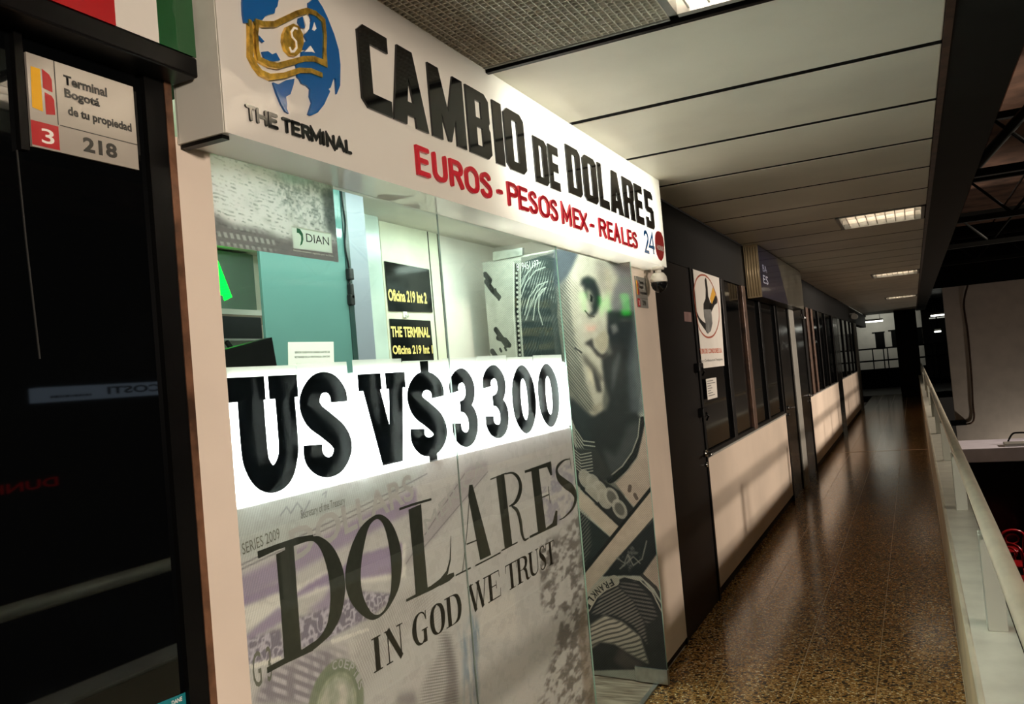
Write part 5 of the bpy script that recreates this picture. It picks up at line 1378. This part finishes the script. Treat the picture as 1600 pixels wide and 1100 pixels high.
# ============================================================ FAR END OF THE CORRIDOR
struct('floor_gallery', box(-6, 1.35, 30.0, 36.6, -.2, -.002), M['dark_floor'])
pl_ = struct('wall_pillar', MB().box(-.44, .16, 28.0, 28.5, 0, 3.6, bevel=.01), M['black'])
struct('wall_end', box(-6, .9, 36.0, 36.2, .0, 4.2), M['white_wall'])
struct('ceiling_gallery', box(-6, 1.3, 30.4, 36.0, 3.25, 3.35), M['charcoal'])
for k, (a, b, c_, d_) in enumerate(((-1.30, -.97, 1.49, 2.11), (-.72, -.30, 1.52, 2.14), (.05, .36, 1.52, 2.14))):
    s_ = struct('window_%d' % (6 + k), box(a, b, 35.975, 36.01, c_, d_), M['black'])
    MB().box(a - .1, b + .03, 35.96, 36.0, d_, d_ + .04).build('lintel', M['charcoal'], s_)
struct('wall_end_right', box(.38, 1.32, 35.9, 36.1, .0, 4.2), M['dark_glass'])
struct('wall_low', box(-6, .42, 35.0, 35.1, -.1, .74), M['charcoal'])
fr2 = thing('guard_railing', (-1, 34.9, 0), 'dark horizontal railing in front of the pale far wall', 'railing')
for z in (1.05, 1.51):
    MB().box(-6, 1.25, 34.9, 34.95, z - .03, z + .03).build('rail', M['black'], fr2)
for x in (-5.4, -4.4, -3.4, -2.4, -1.40, -1.02, -.88, .62, .82):
    MB().box(x - .02, x + .02, 34.9, 34.95, .0, 1.51).build('post', M['black'], fr2)
def bare_tube(x0, x1, y, z, lab):
    t_ = thing('tube_light', ((x0 + x1) / 2, y, z), lab, 'tube light', 'bare tubes in the gallery beyond the corridor')
    MB().tube([(x0, y, z), (x1, y, z)], .024, 8).build('tube', M['tube_far'], t_)
    MB().box(x0, x1, y - .04, y + .04, z + .022, z + .09).build('batten', M['plastic'], t_)
    for x in (x0 + .1, x1 - .1):
        MB().tube([(x, y, z + .08), (x, y, 3.25)], .008, 6).build('hanger', M['black'], t_)
bare_tube(-1.70, -.92, 34.4, 2.53, 'glowing tube lamp left of the dark far pillar')
bare_tube(.68, 1.24, 34.2, 2.52, 'glowing tube lamp right of the dark far pillar')
bare_tube(.78, 1.0, 35.6, 1.95, 'small glowing tube lamp low inside the dark far opening')
pc = thing('ceiling_conduit', (-1.2, 30.2, 2.6), 'pale pipe conduit running under the far ceiling edge', 'conduit')
MB().tube([(-1.35, 30.1, 2.58), (-1.35, 30.1, 2.95), ], .05, 8).tube([(-1.35, 30.15, 2.78), (.35, 30.15, 2.86)], .045, 8).build('pipe', M['frame_gray'], pc)

# ============================================================ ATRIUM ON THE RIGHT
struct('floor_atrium', box(.22, 9.5, -6, 26.2, -3.05, -2.9), M['dark_floor'])
struct('wall_right', box(.86, 9.5, 26.0, 26.3, -2.9, 3.03), M['white_wall'])
struct('wall_right_upper', box(.45, 9.5, 25.9, 26.3, 3.03, 5.2), M['black'])
rs = struct('roof_atrium')
for k in range(10):
    x = .45 + k * .9
    MB().box(x, x + .86, -6, 26, 4.62 + .012 * (k % 2), 4.66).build('roof_sheet', M['roof'], rs)
def truss(y, z, lab):
    t_ = thing('roof_truss', (4.9, y, z), lab, 'truss', 'dark steel trusses under the atrium roof')
    MB().box(.45, 9.4, y - .05, y + .05, z, z + .09).build('chord', M['beam'], t_)
    MB().box(.45, 9.4, y - .05, y + .05, z + .62, z + .70).build('chord', M['beam'], t_)
    for k in range(8):
        x = .5 + k * 1.1
        MB().tube([(x, y, z + .05), (x + .55, y, z + .65), (x + 1.1, y, z + .05)], .03, 6).build('diagonal', M['beam'], t_)
truss(11.2, 3.45, 'nearest dark roof truss over the atrium')
truss(15.4, 3.45, 'second dark roof truss over the atrium')
truss(19.6, 3.45, 'third dark roof truss over the atrium')
truss(23.8, 3.45, 'farthest dark roof truss over the atrium')
pu = thing('roof_brace', (1, 12, 3.4), 'long dark diagonal roof brace in the upper right corner', 'brace')
MB().tube([(.5, 12.3, 3.35), (1.85, 10.2, 4.45)], .06, 8).build('bar', M['beam'], pu)
# pipe and lamp box on the far wall
pp_ = thing('wall_pipe', (1.35, 25.95, -.6), 'dark pipe running down the pale far wall and turning to a grey box', 'pipe')
PYF = PY(26.0)
pts = [(1.481,3.022),(1.344,2.533),(1.365,1.747),(1.346,0.5324),(1.313,-0.1586),(1.312,-0.5049),(1.251,-0.6745),(1.094,-0.7178)]
MB().tube([(p[0], 25.95, p[1]) for p in smooth(pts, 5)], .024, 8).build('pipe', M['brown'], pp_)
q = [(0.7272,-0.6401),(1.102,-0.5918),(1.106,-0.7133),(0.7347,-0.7278)]
MB().box(q[0][0], q[1][0], 25.8, 26.0, q[3][1], q[1][1]).build('junction_box', M['charcoal'], pp_)
# kiosk in the hall below
kz = (1.209,-0.6091)[1]
kk = thing('kiosk', (1.6, 19.5, -2.9), 'dark kiosk with a pale fascia in the hall below, beyond the handrail', 'kiosk')
zt_, zb2 = (1.212,-0.5841)[1], (1.187,-0.8593)[1]
MB().box(.5, 4.2, 19.0, 20.6, zb2, zt_, bevel=.01).build('fascia', mat('pale lilac fascia', (214, 212, 226), .4, var=.03), kk)
MB().box(.55, 4.15, 19.06, 20.5, -2.9, zb2).build('front', M['kiosk_front'], kk)
ar = thing('arched_pipe', (1.75, 19.6, zt_), 'thin grey bent tube standing on the kiosk roof', 'pipe')
pts = [(a, max(b, zt_ + .002)) for a, b in [(1.539,-0.6912),(1.555,-0.5119),(1.634,-0.3871),(1.746,-0.3672),(1.966,-0.3783)]]
MB().tube([(p[0], 19.6, p[1]) for p in smooth(pts, 5)], .018, 8).build('tube', M['charcoal'], ar)
bx = thing('roof_unit', (1.6, 19.3, zt_), 'low grey unit lying on the kiosk roof at the right edge', 'roof unit')
q0, q1 = (1.443,-0.6291), (1.772,-0.6056)
MB().box(q0[0], q0[0] + .9, 19.1, 19.5, zt_, zt_ + .06, bevel=.01).build('casing', M['frame_gray'], bx)
# red tubular chairs
def red_chair(x, y, rot, lab):
    t_ = thing('tubular_chair', (x, y, -2.9), lab, 'chair', 'red tubular chairs in the hall below')
    c_, s_ = math.cos(rot), math.sin(rot)
    def T(p): return (x + p[0] * c_ - p[1] * s_, y + p[0] * s_ + p[1] * c_, -2.9 + p[2])
    back = [(-.2, -.2, .45), (-.21, -.24, .7)] + [(.21 * math.cos(a), -.27, .74 + .13 * math.sin(a)) for a in np.linspace(PI, 0, 9)] + [(.21, -.24, .7), (.2, -.2, .45)]
    MB().tube([T(p) for p in back], .022, 8).build('back_frame', M['red_tube'], t_)
    MB().tube([T((.12 * math.cos(a), -.255, .70 + .09 * math.sin(a))) for a in np.linspace(0, 2 * PI, 14)[:-1]], .016, 8, closed=True).build('back_ring', M['red_tube'], t_)
    mb_ = MB()
    mb_.tube([T((.22 * math.cos(a), .22 * math.sin(a), .45)) for a in np.linspace(0, 2 * PI, 18)[:-1]], .024, 8, closed=True)
    mb_.build('seat_ring', M['red_tube'], t_)
    MB().poly([(.21 * math.cos(a), .21 * math.sin(a)) for a in np.linspace(0, 2 * PI, 20)[:-1]], Plane((x, y, -2.9), (1, 0, 0), (0, 1, 0), (0, 0, 1)), .03, .43).build('seat', M['red_tube'], t_)
    for sx, sy in ((-1, -1), (1, -1), (1, 1), (-1, 1)):
        MB().tube([T((.16 * sx, .16 * sy, .44)), T((.22 * sx, .22 * sy, 0))], .018, 8).build('leg', M['red_tube'], t_)
for (px_, py_, y, rot, lab) in (((1.259,19.07)[0], 0, (1.259,19.07)[1] - .6, .3, 'farthest of the red tubular chairs seen over the handrail'), ((1.308,17.29)[0], 0, (1.308,17.29)[1], -.5, 'middle red tubular chair seen over the handrail'), ((1.36,16.2)[0], 0, (1.36,16.2)[1], .9, 'nearest red tubular chair at the right edge of the photo')):
    red_chair(px_, y, rot, lab)

hl_ = thing('added_uplight', (3.0, 24.6, -2.9), 'added floor uplight brightening the far wall of the hall, unseen behind the kiosk', 'lamp')  # unseen housing made for the added lamp at the far wall
MB().box(2.8, 3.2, 24.4, 24.55, -2.9, -2.62, bevel=.01).build('housing', M['black'], hl_)
MB().box(2.8, 3.2, 24.55, 24.8, -2.9, -2.86, bevel=.005).build('foot', M['black'], hl_)
# ---- opposite gallery (seen mirrored in the black shop window)
struct('wall_opposite', box(8.6, 8.9, -6, 26, -2.9, 4.6), M['charcoal'])
XO = 8.0
fs = thing('lit_fascia_sign', (XO + .1, 8.6, 1.82), 'pale blue lit fascia sign across the atrium, mirrored in the black window', 'sign')
MB().box(XO, XO + .2, 7.55, 10.1, 1.82, 2.02).build('panel', M['lit_sign'], fs)
PO = PW(XO)
text('FCOSTI', PO, -9.75, 1.875, -8.62, 1.985, mat('dark blue lettering', (20, 34, 66), .4, var=0), fs, 'lettering', .03, .002)
ln = MB()
rr = random.Random(3); a = -8.35
while a < -7.75:
    w_ = rr.uniform(.02, .07); ln.poly([(a, 1.87), (a + w_, 1.87), (a + w_, 1.90), (a, 1.90)], PO, .002); a += w_ + .012
ln.build('printed_line', mat('blue print', (70, 90, 140), .4, var=0), fs)
rd = thing('lit_red_sign', (XO + .1, 7.2, .7), 'red lit lettering sign across the atrium, mirrored in the black window', 'sign')
MB().box(XO + .02, XO + .12, 5.9, 8.0, .62, .85).build('backing', M['black'], rd)
text('DUNKIN', PO, -7.75, .68, -6.45, .80, M['lit_red'], rd, 'lettering', .02, .004, -.018)
for p in FLOODS:
    t_ = thing('flood_lamp', (p[0] + .1, p[1], p[2]), 'flood lamp on the opposite side of the atrium, out of the picture', 'flood lamp', 'atrium flood lamps')
    MB().box(p[0] + .0, p[0] + .2, p[1] - .3, p[1] + .3, p[2] - .12, p[2] + .12, bevel=.01).build('housing', M['black'], t_)
    MB().box(p[0] + .2, 8.62, p[1] - .03, p[1] + .03, p[2] - .03, p[2] + .03).build('arm', M['black'], t_)
